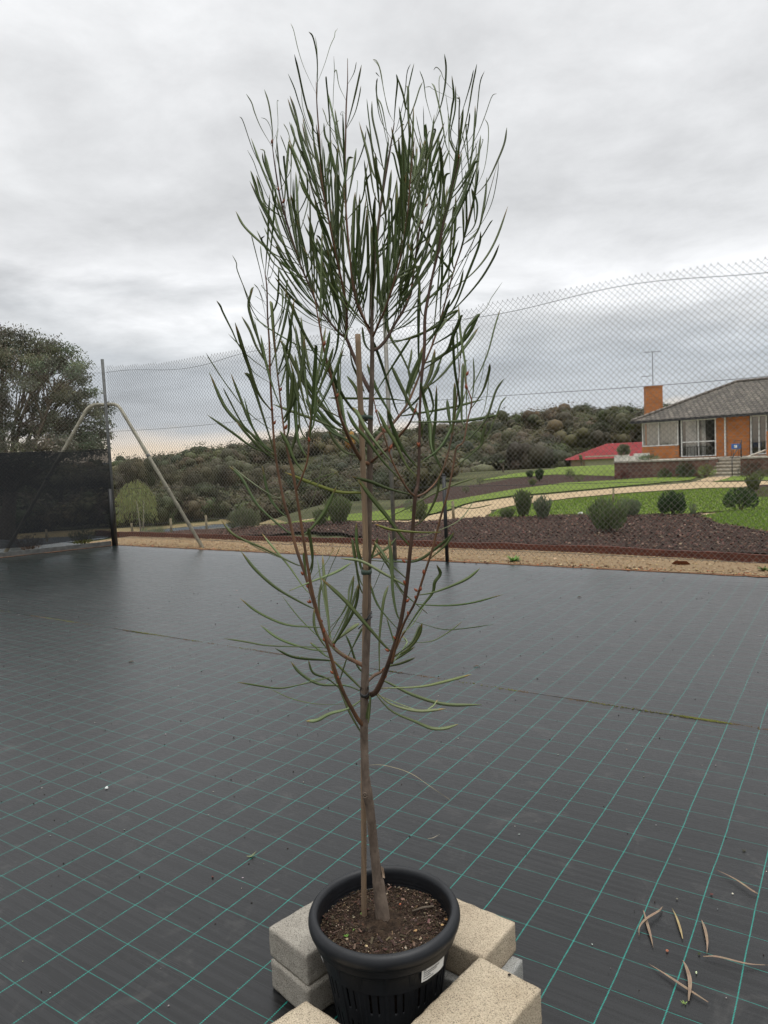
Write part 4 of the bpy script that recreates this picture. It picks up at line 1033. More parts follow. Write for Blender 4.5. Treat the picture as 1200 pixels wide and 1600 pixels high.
def lump(g,p,s,col,flat=.6,n=0):
    q=Matrix.Rotation(rnd.uniform(0,6.3),3,'Z')@Matrix.Rotation(rnd.uniform(-.7,.7),3,'X')
    V=[(1,0,0),(0,1,0),(-1,0,0),(0,-1,0),(0,0,1),(0,0,-1),(.7,.7,.45),(-.7,.65,.4),(-.6,-.7,.5),(.7,-.6,.4)]
    vs=[p+q@Vector((x*s*rnd.uniform(.7,1.2),y*s*rnd.uniform(.5,1),z*s*flat)) for x,y,z in V]
    g.add(vs,[(0,6,4),(6,1,4),(1,7,4),(7,2,4),(2,8,4),(8,3,4),(3,9,4),(9,0,4),(0,5,1),(1,5,2),(2,5,3),(3,5,0),(0,1,6),(1,2,7),(2,3,8),(3,0,9)],0,False)
    g.c+=[col]*10
g=MB();g.c=[]
for i in range(8000):
    a=rnd.uniform(0,6.283);r=.169*math.sqrt(rnd.random());x,y=r*math.cos(a),r*math.sin(a)
    t=rnd.random();s_=rnd.uniform(.001,.0028) if t<.92 else rnd.uniform(.0025,.0055)
    c=jit((.055,.037,.026),.5) if rnd.random()<.72 else jit((.02,.014,.011),.4) if rnd.random()<.8 else jit((.22,.165,.12),.4)
    lump(g,PC+Vector((x,y,soilz(x,y)+s_*.3)),s_,c,.5)
for i in range(70):   # bark slivers
    a=rnd.uniform(0,6.283);r=.155*math.sqrt(rnd.random());x,y=r*math.cos(a),r*math.sin(a);l=rnd.uniform(.004,.012);an=rnd.uniform(0,3.14);w=l*rnd.uniform(.15,.4)
    d=Vector((math.cos(an),math.sin(an),rnd.uniform(-.2,.3)))*l;s_=Vector((-math.sin(an),math.cos(an),0))*w;p=PC+Vector((x,y,soilz(x,y)+.003));u=Vector((0,0,w*.35))
    g.add([p-d-s_*.6,p+d*.9-s_,p+d+s_*.7,p-d*.8+s_,p+u],[(0,1,4),(1,2,4),(2,3,4),(3,0,4)],0,False);g.c+=[jit(rnd.choice([(.06,.042,.03),(.035,.025,.02),(.12,.08,.06)]),.4)]*5
tag(g.build('soil_crumbs',M_crumb),'crumbs and bark slivers lying over the potting soil','soil',kind='stuff')
def soilpt(px,py):
    p=onz(px,py,.275); return Vector((p.x,p.y,soilz(p.x-PC.x,p.y-PC.y)))
def pebble(p,s,col,label,name='pebble',flat=.6,cat='pebble',group=None):
    g=MB();g.c=[];lump(g,p+Vector((0,0,s*flat*.6)),s,col,flat);tag(g.build(name,M_crumb,origin=p),label,cat,group)
pebble(soilpt(572,1474),.0045,(.50,.38,.22),'round cream pebble on the potting soil nearest the front rim','pebble')
pebble(soilpt(577,1451),.0032,(.48,.40,.30),'small pale pebble on the soil just below the stake')
pebble(soilpt(625,1411),.004,(.55,.16,.08),'small orange red pebble on the soil right of the trunk')
pebble(soilpt(629,1403),.007,(.20,.12,.09),'flat brown stone on the soil behind the orange pebble')
pebble(soilpt(697,1431),.006,(.26,.14,.06),'orange brown pebble on the soil near the right rim')
pebble(soilpt(691,1442),.005,(.45,.30,.15),'tan pebble on the soil by the right rim')
pebble(soilpt(649,1451),.0055,(.35,.22,.11),'flat tan pebble on the soil right of centre')
g=MB();a=soilpt(644,1421)+Vector((0,0,.006));b=soilpt(678,1417)+Vector((0,0,.008));g.tube([a,a.lerp(b,.5)+Vector((0,0,.003)),b],[.0022,.0035,.0028],6)
tag(g.build('twig',M_bark,origin=a),'short brown twig lying on the potting soil','twig')
def seedling(p,s,n,label):
    g=MB();g.c=[]
    for i in range(n):
        a=rnd.uniform(0,6.28);d=Vector((math.cos(a),math.sin(a),rnd.uniform(.4,1.1)))*s*rnd.uniform(.6,1.1);sd=Vector((-math.sin(a),math.cos(a),0))*s*.28;m=p+d*.6
        g.add([p,m-sd,p+d,m+sd],[(0,1,2,3)],0,True);g.c+=[jit((.14,.28,.05),.25)]*4
    tag(g.build('seedling',M_leafy,origin=p),label,'seedling')
seedling(soilpt(596,1439),.012,9,'bright green seedling at the foot of the trunk')
seedling(soilpt(610,1440),.006,6,'tiny green seedling right of the trunk foot'); seedling(soilpt(541,1461),.008,8,'tiny green seedling left of the stake on the soil'); seedling(soilpt(563,1423),.007,7,'tiny green seedling right behind the stake foot'); seedling(soilpt(553,1453),.006,5,'tiny green seedling below the stake')
# concrete blocks
def blockmat(name,c,c2):
    m=bpy.data.materials.new(name);m.use_nodes=True;nt=m.node_tree;b=nt.nodes['Principled BSDF'];tc=nt.nodes.new('ShaderNodeTexCoord')
    n=N(nt,'ShaderNodeTexNoise',_Scale=9.0,_Detail=6.0,_Roughness=.6);L(nt,tc.outputs['Object'],n.inputs['Vector'])
    base=ramp(nt,n.outputs[0],[(.3,c2),(.65,c)])
    n3=N(nt,'ShaderNodeTexNoise',_Scale=330.0,_Detail=3.0);L(nt,tc.outputs['Object'],n3.inputs['Vector'])
    base=mixc(nt,1.0,base,ramp(nt,n3.outputs[0],[(.32,.30),(.44,.9),(.7,1.25)]),'MULTIPLY')
    L(nt,base,b.inputs['Base Color']);b.inputs['Roughness'].default_value=.95;b.inputs['Specular IOR Level'].default_value=.15
    v=N(nt,'ShaderNodeTexNoise',_Scale=230.0,_Detail=5.0,_Roughness=.75);L(nt,tc.outputs['Object'],v.inputs['Vector'])
    v2=N(nt,'ShaderNodeTexNoise',_Scale=35.0,_Detail=4.0);L(nt,tc.outputs['Object'],v2.inputs['Vector'])
    bn=N(nt,'ShaderNodeBump',_Strength=1.0,_Distance=.005);L(nt,math_(nt,'ADD',v.outputs[0],math_(nt,'MULTIPLY',v2.outputs[0],1.2)),bn.inputs['Height']);L(nt,bn.outputs[0],b.inputs['Normal'])
    return m
B_grey=blockmat('grey_concrete',(.43,.40,.345),(.30,.275,.235)); B_warm=blockmat('warm_concrete',(.50,.42,.31),(.38,.31,.225)); B_tan=blockmat('tan_concrete',(.52,.44,.325),(.42,.345,.245)); B_cool=blockmat('cool_concrete',(.36,.36,.34),(.27,.265,.25))
def block(corner,du,dw,lu,lw,z0,z1,m,label,seed,hollow=False):
    du=Vector((*du,0)).normalized(); dw=Vector((*dw,0)).normalized(); n=(int(lu/.0075),int(lw/.0075),int((z1-z0)/.0075))
    import bmesh
    bm=bmesh.new(); bmesh.ops.create_cube(bm,size=1)
    if hollow:
        pass
    me=None
    for ax,k in ((0,n[0]),(1,n[1]),(2,n[2])):
        for i in range(1,k):
            co_=[0,0,0];no=[0,0,0];co_[ax]=-.5+i/k;no[ax]=1
            bmesh.ops.bisect_plane(bm,geom=bm.verts[:]+bm.edges[:]+bm.faces[:],plane_co=co_,plane_no=no)
    org=Vector((*corner,0))+du*lu/2+dw*lw/2+Vector((0,0,(z0+z1)/2)); hz=z1-z0
    for v in bm.verts:
        p=Vector((v.co.x*lu,v.co.y*lw,v.co.z*hz)); half=Vector((lu/2,lw/2,hz/2))
        # rounded, chipped edges
        r=.0028+.004*max(0,MN.noise(p*22+Vector((seed,0,0))))+.006*max(0,MN.noise(p*60+Vector((seed,5,0)))-.25)
        q=Vector([max(-half[i]+r,min(half[i]-r,p[i])) for i in range(3)]); d=p-q
        if d.length>1e-6: p=q+d.normalized()*r*(1 if sum(abs(c)>1e-6 for c in d)<2 else 1)
        p+=Vector((MN.noise(p*55+Vector((seed,1,1))),MN.noise(p*55+Vector((seed,9,1))),MN.noise(p*55+Vector((seed,1,9)))))*.0011
        if hollow:
            # half-round core opening on the end face
            if v.co.x<-.499 or (v.co.x<-.42):
                yy=p.y/(lw*.30); zz=(p.z+hz*.22)/(hz*.36)
                if yy*yy+zz*zz<1 and v.co.x<-.49: p.x+=.075*(1-(yy*yy+zz*zz))**.35
        v.co=du*p.x+dw*p.y+Vector((0,0,p.z))
    for f in bm.faces:f.smooth=True
    if du.cross(dw).z<0: bmesh.ops.reverse_faces(bm,faces=bm.faces)
    me=bpy.data.meshes.new('concrete_block');bm.to_mesh(me);bm.free();me.materials.append(m)
    o=bpy.data.objects.new('concrete_block',me);C.objects.link(o);o.location=org
    tag(o,label,'concrete block','concrete blocks around the pot'); return o
block((-.387,1.936),(.72,.69),(.69,-.72),.36,.177,.0935,.18,B_grey,'pale grey concrete block on top of the stack left of the pot',1)
block((-.384,1.925),(.735,.678),(.678,-.735),.36,.177,.006,.092,B_grey,'lower concrete block of the stack left of the pot',2)
block((.315,1.907),(-.78,.62),(-.62,-.78),.36,.175,.0935,.18,B_warm,'tan concrete block on top of the stack right behind the pot',3)
q=onz(817,1500,.09)
block((q.x,q.y),(-.80,.60),(-.60,-.80),.36,.175,.006,.092,B_cool,'grey concrete block peeking out below the right hand stack',4)
block((.191+.14,1.77-.115),(-.67,-.742),(-.742,.67),.36,.183,.006,.1795,B_tan,'large tan block with an opening in its end, in front on the right',5,False)
block((-.248,1.654),(-.75,-.66),(.75,-.66),.30,.19,.0935,.18,B_tan,'tan concrete block front left, cut by the bottom of the photo',6)
block((-.246,1.648),(-.75,-.66),(.75,-.66),.30,.19,.006,.092,B_warm,'lowest tan concrete block under the front left block',7)
g=MB();g.c=[];p=onz(796,1525,.18);lump(g,p+Vector((0,0,.003)),.0055,(.03,.025,.022),.5);tag(g.build('seed_pod',M_crumb,origin=p),'dark little seed pod lying on the front right tan block','seed pod')

# ------------------------------------------------------------------ stake
def P(x,y,Y): return at(x,y,Y)
sb=onz(569,1425,.275); YS_=sb.y
def bamboomat():
    m=mat('bamboo',(.30,.205,.125),.55,.3,vs=3,col2=(.16,.115,.08),stretch=(22,22,1.2),bump=.15,bs=20,bd=.002);return m
M_bam=bamboomat()
stk=[P(569,1428,YS_)-Vector((0,0,.2)),P(569,1428,YS_),P(568.5,1300,YS_-.005),P(568,1150,YS_-.015),P(570,1000,YS_-.03),P(571,850,YS_-.045),P(566,700,YS_-.06),P(559,522,YS_-.075)]
stp=spline(stk,90)
g=MB()
rad=[]
for i,p in enumerate(stp):
    t=i/90; r=.0064+.0012*math.sin(min(1,t*1.4)*math.pi)+ (0.0 if t<.6 else .0006)
    for nz in (.36,.50,.62,.70,.80,.905):
        if abs(t-nz)<.006: r+=.0011
    rad.append(r)
g.tube(stp,rad,14); tag(g.build('bamboo_stake',M_bam,origin=stp[0]),'upright tan bamboo stake supporting the young tree','stake')

# ------------------------------------------------------------------ the potted tree
YT=onz(598,1432,.28).y
M_trunk=mat('young_bark',(.175,.135,.105),.85,.2,vs=38,col2=(.075,.056,.044),bump=.8,bs=80,bd=.004,stretch=(1,1,.45),detail=8)
M_stem=mat('red_brown_stem',(.16,.078,.038),.6,.35,vs=14,col2=(.075,.042,.024))
M_leaf=tintmat('tree_leaf',.42,.42,.22)
tb_=Vector(P(598,1434,YT)); tree_=empty('potted_tree',tb_,'slender young tree with long narrow leaves growing in the black pot','tree')
def stemline(pts,n): return spline([P(x,y,Y) for x,y,Y,w in pts],n)
STEMS=[]   # (screen pts with Y) for leaf attachment
def stem(name,pts,m,n=8,sub=None):
    """pts: x,y,depth offset,width px"""
    k=max(8,len(pts)*6); pl=spline([Vector((x,y,YT+d)) for x,y,d,w in pts],k); wl=spline([Vector((w,0,0)) for x,y,d,w in pts],k)
    P3=[at(v.x,v.y,v.z) for v in pl]; rr=[max(.0006,wl[i].x*.5*pl[i].z/F*(1+.05*MN.noise(P3[i]*60))) for i in range(k+1)]
    g=MB();g.tube(P3,rr,n); o=g.build(name,m,tree_)
    STEMS.append([(v.x,v.y,v.z) for v in pl]); return P3,rr,o
T=[(600,1450,0,25),(597,1425,0,23),(592,1385,0,20),(589,1366,0,16.5),(584,1320,-.005,15),(578,1262,-.01,14.5),(574,1240,-.015,17),(571,1210,-.01,13.5),(569,1150,-.005,13),(569.5,1090,0,13.5),(571,1040,0,12.5),(573.5,980,0,12),(575,900,0,10.5),(576,830,0,10),(577.5,760,0,10),(578,705,0,9),(579,650,0,8),(581,600,0,7.5),(581.5,540,.0,6.5),(581,505,.01,6),(583,440,.01,5),(588,380,.02,4.5),(595,320,.02,4),(604,265,.02,3.5),(611,225,.02,2.5),(616,192,.02,1.5)]
trunkpts,tr_,to=stem('trunk',T,M_trunk,12)
# branch scar ring and bark flake
g=MB();kc=at(570,1242,YT-.03)
ring=[kc+Vector((math.cos(a)*.0055,-.003,math.sin(a)*.0068)) for a in [2*math.pi*i/14 for i in range(15)]]
g.tube(ring,.0018,6);g.tube([kc+Vector((0,.004,0)),kc+Vector((0,-.0035,0))],[.006,.0035],10);g.build('branch_scar',M_trunk,to)
g=MB();fk=at(597,1365,YT-.005);g.add([fk+Vector((-.002,0,.022)),fk+Vector((.005,-.002,.016)),fk+Vector((.0075,-.002,-.012)),fk+Vector((.001,-.002,-.010)),fk+Vector((.003,.003,0))],[(0,1,4),(1,2,4),(2,3,4),(0,4,3)],0,False);g.build('bark_flake',mat('pale_flake',(.34,.25,.18),.9),to)
S=[
 [(570,1089,0,10),(578,1086,-.02,9.5),(588,1080,-.04,9),(600,1055,-.07,8),(611,1025,-.10,7.5),(622,990,-.12,7),(631,945,-.13,6.5),(637,900,-.14,6.5),(641,860,-.15,6),(645,823,-.15,6),(649,773,-.16,6),(653,755,-.15,5.5),(655,707,-.14,4.5),(656,643,-.13,4),(658,600,-.12,4.5),(663,545,-.11,5),(664,497,-.10,5),(669,465,-.09,4.5),(676,430,-.08,4),(685,391,-.08,4),(696,334,-.07,3.5),(709,280,-.07,3),(716,252,-.07,3),(717,200,-.07,2.5),(718,152,-.07,1.2)],
 [(612,1036,-.1,5),(620,1005,-.12,4.5),(632,972,-.16,4),(649,940,-.2,4),(662,900,-.22,3.8),(675,860,-.23,3.5),(688,810,-.24,3.5),(699,773,-.25,3.2),(708,730,-.25,3),(713,700,-.25,2.8),(724,690,-.25,2.5),(731,655,-.24,2.5),(737,628,-.24,2.5),(731,609,-.23,2),(727,590,-.22,1.5)],
 [(568,1040,0,8),(556,1034,.02,7),(538,1025,.05,6.5),(522,1012,.07,6),(509,992,.09,6),(498,965,.11,6),(487,930,.12,5.5),(476,895,.13,5),(463,857,.14,5),(453,815,.15,4.8),(444,785,.15,4.5),(435,740,.16,4),(429,698,.16,3.5),(425,640,.16,3.5),(422,585,.15,3.2),(421,540,.15,3),(418,491,.15,2.5),(417,450,.14,2.2),(414,426,.14,1.5)],
 [(570,1136,0,8),(560,1125,-.02,7),(548,1104,-.05,6.5),(538,1085,-.06,6),(526,1055,-.08,6),(517,1026,-.09,5.5),(506,990,-.11,5),(497,960,-.12,5),(487,920,-.13,4.8),(479,873,-.14,4.5),(470,815,-.15,4.3),(463,770,-.16,4),(457,735,-.16,5),(449,705,-.16,3),(444,674,-.16,2.8),(440,640,-.15,2.6),(435,597,-.15,2.5),(431,560,-.14,2.2),(427,515,-.14,1.3)],
 [(462,768,-.16,3.2),(472,745,-.17,3),(481,715,-.18,2.8),(484,667,-.18,2.6),(489,625,-.17,2.2),(490,585,-.16,1.4)],
 [(578,725,0,7),(567,722,-.02,6),(560,712,-.04,6),(548,690,-.07,5.5),(539,670,-.10,5),(531,648,-.12,4.5),(526,625,-.13,4),(518,592,-.14,4),(511,565,-.15,3.5),(505,540,-.15,3.2),(500,512,-.15,2.8),(494,480,-.15,2),(489,452,-.15,1.2)],
 [(579,612,0,7),(571,598,.02,6.5),(560,574,.05,6),(550,550,.07,5.5),(541,529,.08,5),(531,521,.09,4),(515,503,.11,3.5),(497,478,.13,3.2),(484,448,.14,3),(470,415,.15,2.8),(456,373,.16,3),(446,340,.16,3),(437,305,.16,2.6),(430,262,.16,2),(425,224,.16,1.2)],
 [(541,530,.08,4.5),(542,500,.06,4),(540,470,.04,3.5),(533,435,.02,3.2),(525,400,.0,3),(517,360,-.02,3),(508,315,-.03,2.8),(502,276,-.04,2.6),(500,230,-.04,2.4),(497,190,-.04,2),(495,160,-.04,1.8),(494,128,-.04,1)],
 [(580,522,.01,5),(573,508,.03,4.5),(562,480,.06,4),(552,440,.08,3.5),(546,395,.09,3.2),(541,340,.10,3),(540,290,.10,3.2),(539,250,.10,3),(540,215,.10,2.5),(541,165,.10,2.2),(543,130,.10,1.6),(543,94,.10,.8)],
 [(581,548,.01,6),(592,543,.03,5.5),(605,528,.06,5),(617,506,.09,4.5),(629,487,.11,4),(639,466,.12,4),(643,452,.13,4),(648,410,.14,3),(655,360,.14,2.8),(662,300,.15,2.4),(668,250,.15,2),(675,205,.15,1.5),(678,194,.15,1)],
 [(581,530,.01,4),(592,505,-.03,3.5),(603,480,-.06,3),(616,440,-.09,3),(628,390,-.11,2.8),(637,330,-.12,2.4),(642,270,-.12,2),(648,215,-.12,1)],
 [(580,700,0,5.5),(592,682,.04,5),(606,670,.08,4.8),(622,652,.12,4.5),(636,632,.15,4),(648,605,.18,3.5),(660,575,.2,3.2),(675,540,.21,3),(688,500,.22,2.8),(699,460,.22,2.6),(710,420,.22,2.4),(722,385,.22,2.2),(730,350,.22,2),(737,322,.22,1.6),(743,296,.22,1)],
 [(580,722,0,5),(592,712,-.05,4.5),(612,696,-.1,4.2),(625,680,-.14,4),(638,664,-.17,3.5),(646,648,-.2,3),(652,630,-.2,2.5)],
 [(649,776,-.16,3.2),(638,766,-.18,3),(624,743,-.2,2.8),(612,718,-.21,2.6),(600,680,-.22,2.4),(590,650,-.22,2.2),(583,620,-.22,1.6)],
 [(651,776,-.16,3.6),(664,770,-.14,3.2),(678,757,-.12,3),(690,738,-.1,2.8),(699,712,-.09,2.6),(706,680,-.08,2.4),(712,640,-.08,2.2),(717,590,-.08,1.6),(719,560,-.08,1)],
 [(571,1068,0,5),(584,1056,.05,5),(595,1050,.08,4.5),(606,1038,.1,3.5),(618,1015,.12,3),(632,985,.12,2)],
 [(577,512,.01,3.5),(566,495,-.06,3),(556,470,-.10,2.8),(549,430,-.12,2.6),(545,380,-.13,2.2),(541,330,-.13,1.6),(536,290,-.13,1)],
]
for i,s_ in enumerate(S):
    stem('branch',s_,M_trunk if i in (0,) and False else M_stem if i not in (0,6,9) else mat('brown_stem',(.085,.045,.028),.7,.3,vs=14,col2=(.045,.028,.02)),8)
# leaves traced by eye: frame origin, scale, then base..tip points and width
LV=[]
def T_(ox,oy,s,txt):
    for ln in txt.strip().split('\n'):
        for item in ln.split(';'):
            item=item.strip()
            if not item: continue
            tk=item.split(); w=float(tk[-1][1:]); c=0
            if tk[-2]=='P': c=1; tk=tk[:-2]
            elif tk[-2]=='Y': c=2; tk=tk[:-2]
            else: tk=tk[:-1]
            LV.append(([(ox+float(a.split(',')[0])/s,oy+float(a.split(',')[1])/s) for a in tk],w,c))
T_(380,20,5,'''555,630 480,440 430,290 395,140 370,80 w1.6;580,720 580,500 575,330 545,190 512,148 w3.4;580,400 575,270 562,185 w1.6;590,520 640,390 680,260 712,190 718,150 740,122 w1.5
545,900 480,680 430,450 400,325 w4.5;530,970 440,720 400,590 350,475 w2.6;640,1500 580,1150 545,950 540,850 500,740 w4.5;550,1390 470,1080 410,790 365,648 w5.5;530,930 470,760 452,600 w1.4
670,1240 680,950 665,700 648,520 652,500 w3.6;690,800 705,600 712,450 708,340 w1.4;800,695 750,570 728,450 712,470 w2.2;818,480 815,350 w1.5;825,565 865,470 885,382 w1.8;815,905 870,790 905,660 920,570 w2.8
800,790 775,770 760,795 785,800 w1;670,880 640,800 618,742 w2.2;780,1160 730,1020 670,880 w1.4;210,1050 140,900 90,780 65,700 22,632 w2.8;240,1080 230,950 215,800 195,690 165,598 w3.6;220,920 185,840 140,818 w1.4
270,1240 262,1000 275,900 w1.4;270,900 265,700 278,690 w1.3;370,1230 375,1100 400,1000 395,930 372,858 w3.6;370,1200 330,1060 290,955 w2.2;375,1030 350,930 315,865 w2.2;550,1500 470,1330 400,1130 350,1010 w5.5
190,1290 80,1080 0,850 -30,810 w1.8;215,1480 130,1300 80,1160 32,1072 w1.8;155,1490 100,1340 60,1235 w3.6;185,1500 140,1370 105,1270 w3.6;240,1340 190,1230 170,1150 165,1080 130,1065 w3.2;350,1400 300,1270 245,1050 w2.8
415,1450 440,1280 460,920 w1.5;490,1450 500,1300 485,1240 w4;540,1200 545,1095 w2;870,1230 940,1050 960,920 w2.8;920,1480 960,1320 1000,1250 w4;930,1450 950,1300 975,1170 w2.8;1020,1400 980,1150 905,850 w4.5
1040,1300 1000,1020 960,875 w4.5;1020,1080 985,850 965,670 w2.8;1090,1200 1050,1000 1010,820 1005,690 w4.6;1130,1100 1090,850 1040,620 1050,510 w2.8;1130,760 1090,560 1060,420 1012,362 w1.8
670,1440 690,1100 640,960 630,860 w4.6;740,1500 720,1250 690,1080 w5;760,1400 735,1100 695,1015 w2.8''')
T_(580,60,5,'''140,580 100,420 75,260 45,180 12,162 w2;65,300 35,265 w2;75,640 45,480 42,350 50,310 w2.8;130,860 90,560 55,470 w2.8;180,680 190,500 205,340 195,280 w4.6;200,700 260,450 280,270 308,198 w2
250,640 285,420 310,300 335,195 w2.8;235,760 330,540 375,400 402,340 w3.2;480,680 430,480 410,340 378,250 w2.3;500,700 540,540 575,380 585,230 572,120 w4.2;575,330 545,260 510,225 485,250 w1.8;620,680 580,420 w1.5;530,500 530,330 545,280 w1.8
590,850 550,620 500,400 472,348 w3.8;490,400 460,378 420,382 w1.4;610,780 630,550 645,450 630,290 w4.6;620,760 655,560 660,370 w3.6;690,900 685,600 690,480 665,465 w3.2;700,640 740,480 780,340 800,245 w2.8
705,800 760,560 790,380 810,280 825,200 w3.6;700,940 740,780 765,640 770,580 w3.6;800,740 825,580 850,350 885,255 w2.3;660,1290 740,1120 790,880 810,640 812,525 w4.4;790,1100 820,900 815,810 w1.8
820,1180 880,1030 910,850 915,690 885,625 w2.3;810,1250 900,1130 980,970 1040,820 1060,695 w4.6;845,1470 940,1290 985,1080 995,950 w1.8;830,1500 870,1350 895,1190 903,1085 w4.6;810,1440 800,1270 785,1170 w4.6
430,1130 430,850 428,665 w5.5;535,1280 545,1020 535,800 w4.6;510,1200 530,950 527,740 w2.8;450,1030 530,960 590,870 w2.3;440,1310 490,1100 500,905 w1.4;420,1030 300,600 270,540 250,440 200,290 w4.6
330,850 290,650 w3.6;330,1200 300,1000 255,760 w4.6;415,880 380,750 350,600 w2;380,1170 340,950 310,860 w6;795,1130 740,880 700,680 w2;665,950 640,850 615,790 w2.8''')
T_(360,180,5.33,'''370,1160 230,1040 110,920 45,800 w5.4;600,1600 440,1350 390,1260 w5.5;390,1260 300,1120 220,960 w4.2;370,1100 320,1020 280,935 w2.8;410,1040 330,850 240,690 165,460 w4.6;380,950 310,800 250,640 215,500 w4.2
560,1330 440,1060 380,880 350,740 w7;640,1230 560,900 500,650 w7;590,1250 540,1000 490,680 w7;360,720 350,600 280,400 265,310 w3.8;370,1600 400,1480 400,1270 w4.8;585,950 640,760 645,690 w2.3;450,1600 470,1400 480,1370 w4
510,1280 430,1180 375,1080 w6;680,1230 690,1000 640,820 w4.6;700,1250 670,1000 660,580 w3.8;640,1200 720,920 740,870 w2.8;860,1250 760,1120 710,1020 w7;900,1400 830,1180 760,980 w5.5;650,700 560,420 490,230 w5.2
880,1230 810,1000 740,830 w8;780,850 700,550 600,250 540,0 w8;800,800 760,560 690,200 w8;930,1350 870,1050 840,780 w7;960,1500 940,1200 930,900 w7;1000,1250 1020,900 1040,640 w7;1090,1250 1060,900 1050,700 w4.6
900,1000 880,700 870,500 w7;1070,1400 1110,1100 1140,780 w5.6;300,1570 250,1300 190,1060 175,1000 w2.3;290,1330 260,1180 250,1085 w2.8;310,1420 350,1300 370,1180 w1.4;190,1600 150,1520 60,1300 50,1230 15,1165 w2.4
150,1560 170,1460 195,1430 w3;280,1560 240,1460 195,1405 w1.4;430,1600 440,1480 410,1430 w1.8;720,1560 720,1250 715,1050 w5.6;780,1500 770,1200 w5.6;840,1600 760,1330 730,1180 w5;690,1590 560,1380 400,1180 w5''')
T_(540,200,4.615,'''780,1300 870,1080 960,850 975,745 w5.6;800,1290 960,1110 1060,950 1110,835 w5;880,1080 1000,950 1090,790 1170,565 w4.7;760,1270 820,1150 850,1020 w5.6;590,1470 740,1350 815,1310 w5.6;780,1470 820,1380 840,1345 w5.6
860,1477 940,1370 970,1340 w5.6;930,700 950,560 920,450 w4.6;950,750 1000,550 1020,360 w4.6;700,1200 820,1000 960,720 1100,240 w2.2;760,1050 610,850 470,600 w6.2;760,1050 700,960 w5.6;300,1220 470,1020 560,870 w5.6
250,920 380,750 440,690 w4.6;230,900 380,740 520,510 w5.4;540,560 500,400 470,200 w7;560,600 570,450 500,300 w6;580,430 580,200 585,0 w5.2;650,700 690,400 680,100 w5.4;600,780 690,640 w6;620,900 720,580 w5.6
500,700 470,520 420,130 w5.4;770,950 790,700 795,480 w6;830,820 850,700 845,560 w5.4;820,950 870,700 865,430 w4.6;130,1230 60,900 70,480 w5.6;100,1150 90,800 80,560 w6;210,900 200,700 210,500 w6;150,1200 160,900 150,590 w6
250,600 230,400 215,180 w7;290,700 260,450 200,190 w6;200,330 150,150 110,0 w5.4;300,560 330,300 w7;370,650 400,460 w7;400,700 440,470 440,370 w5.4;260,1200 300,950 w5.6;400,1180 430,930 w7;350,1150 400,1050 540,990 w5.6
370,1100 500,1020 w5.6;540,1300 520,1050 450,830 w4.6''')
T_(500,400,6,'''870,1160 760,920 660,760 600,530 540,410 480,370 w5;690,810 860,760 1050,680 1190,580 w4.8;810,1290 870,1100 970,880 w6;520,1300 700,1000 865,745 w4;630,1430 540,1270 480,1120 440,1010 w6;860,1430 750,1200 665,1020 w6
700,1400 600,1080 530,880 470,750 w5;470,930 420,820 395,660 w4;640,1340 300,1335 75,1330 w4;390,1430 340,1250 250,1120 w6;300,1430 180,1250 100,1080 15,960 w6;110,1060 160,850 180,560 w4;830,1090 850,960 862,870 w4
690,710 800,650 920,560 w4;1010,810 1090,720 1190,600 w4.6;1010,1430 970,1300 940,1180 w5;1000,1250 1080,1100 1160,900 w4;250,850 300,1000 350,1120 420,1290 w4''')
T_(640,440,6.154,'''260,740 400,650 540,540 675,310 w6.6;680,305 790,150 895,0 w1.4;280,930 440,740 560,590 662,440 w5.3;0,550 180,470 350,380 475,270 w5.6;350,680 430,490 505,320 w6.4;600,1480 740,1310 830,1050 910,932 w4.2
690,1560 820,1320 880,1170 935,1105 w2.4;610,1230 700,1060 760,880 772,790 w4.6;690,1290 740,1120 768,850 w1.4;610,1000 740,720 820,430 875,255 w2.6;630,1080 690,930 740,650 w1;30,1360 500,1340 860,1280 w5;0,1280 400,1210 715,1130 w4
610,1070 620,900 612,730 w2.8;290,1600 430,1350 540,1060 w5.6;400,1480 380,1300 360,1130 w5.6;430,1500 430,1200 435,970 w5.6;210,1600 190,1350 100,970 w6.4;0,1180 70,1260 115,1400 110,1500 w4.6;670,1590 700,1480 730,1370 w4.8
700,1500 725,1390 765,1350 w1.8;500,1300 510,900 515,780 w5;480,1150 430,800 415,420 w4.6;540,830 490,500 470,220 w4.6;470,900 460,600 455,470 w2.8;590,1200 540,1000 520,790 w2;230,1590 250,1300 260,1000 w5.6
0,1040 70,850 130,620 w7;160,980 210,850 245,650 w7;220,1240 210,1100 170,990 w4;170,570 300,430 360,340 w4.8''')
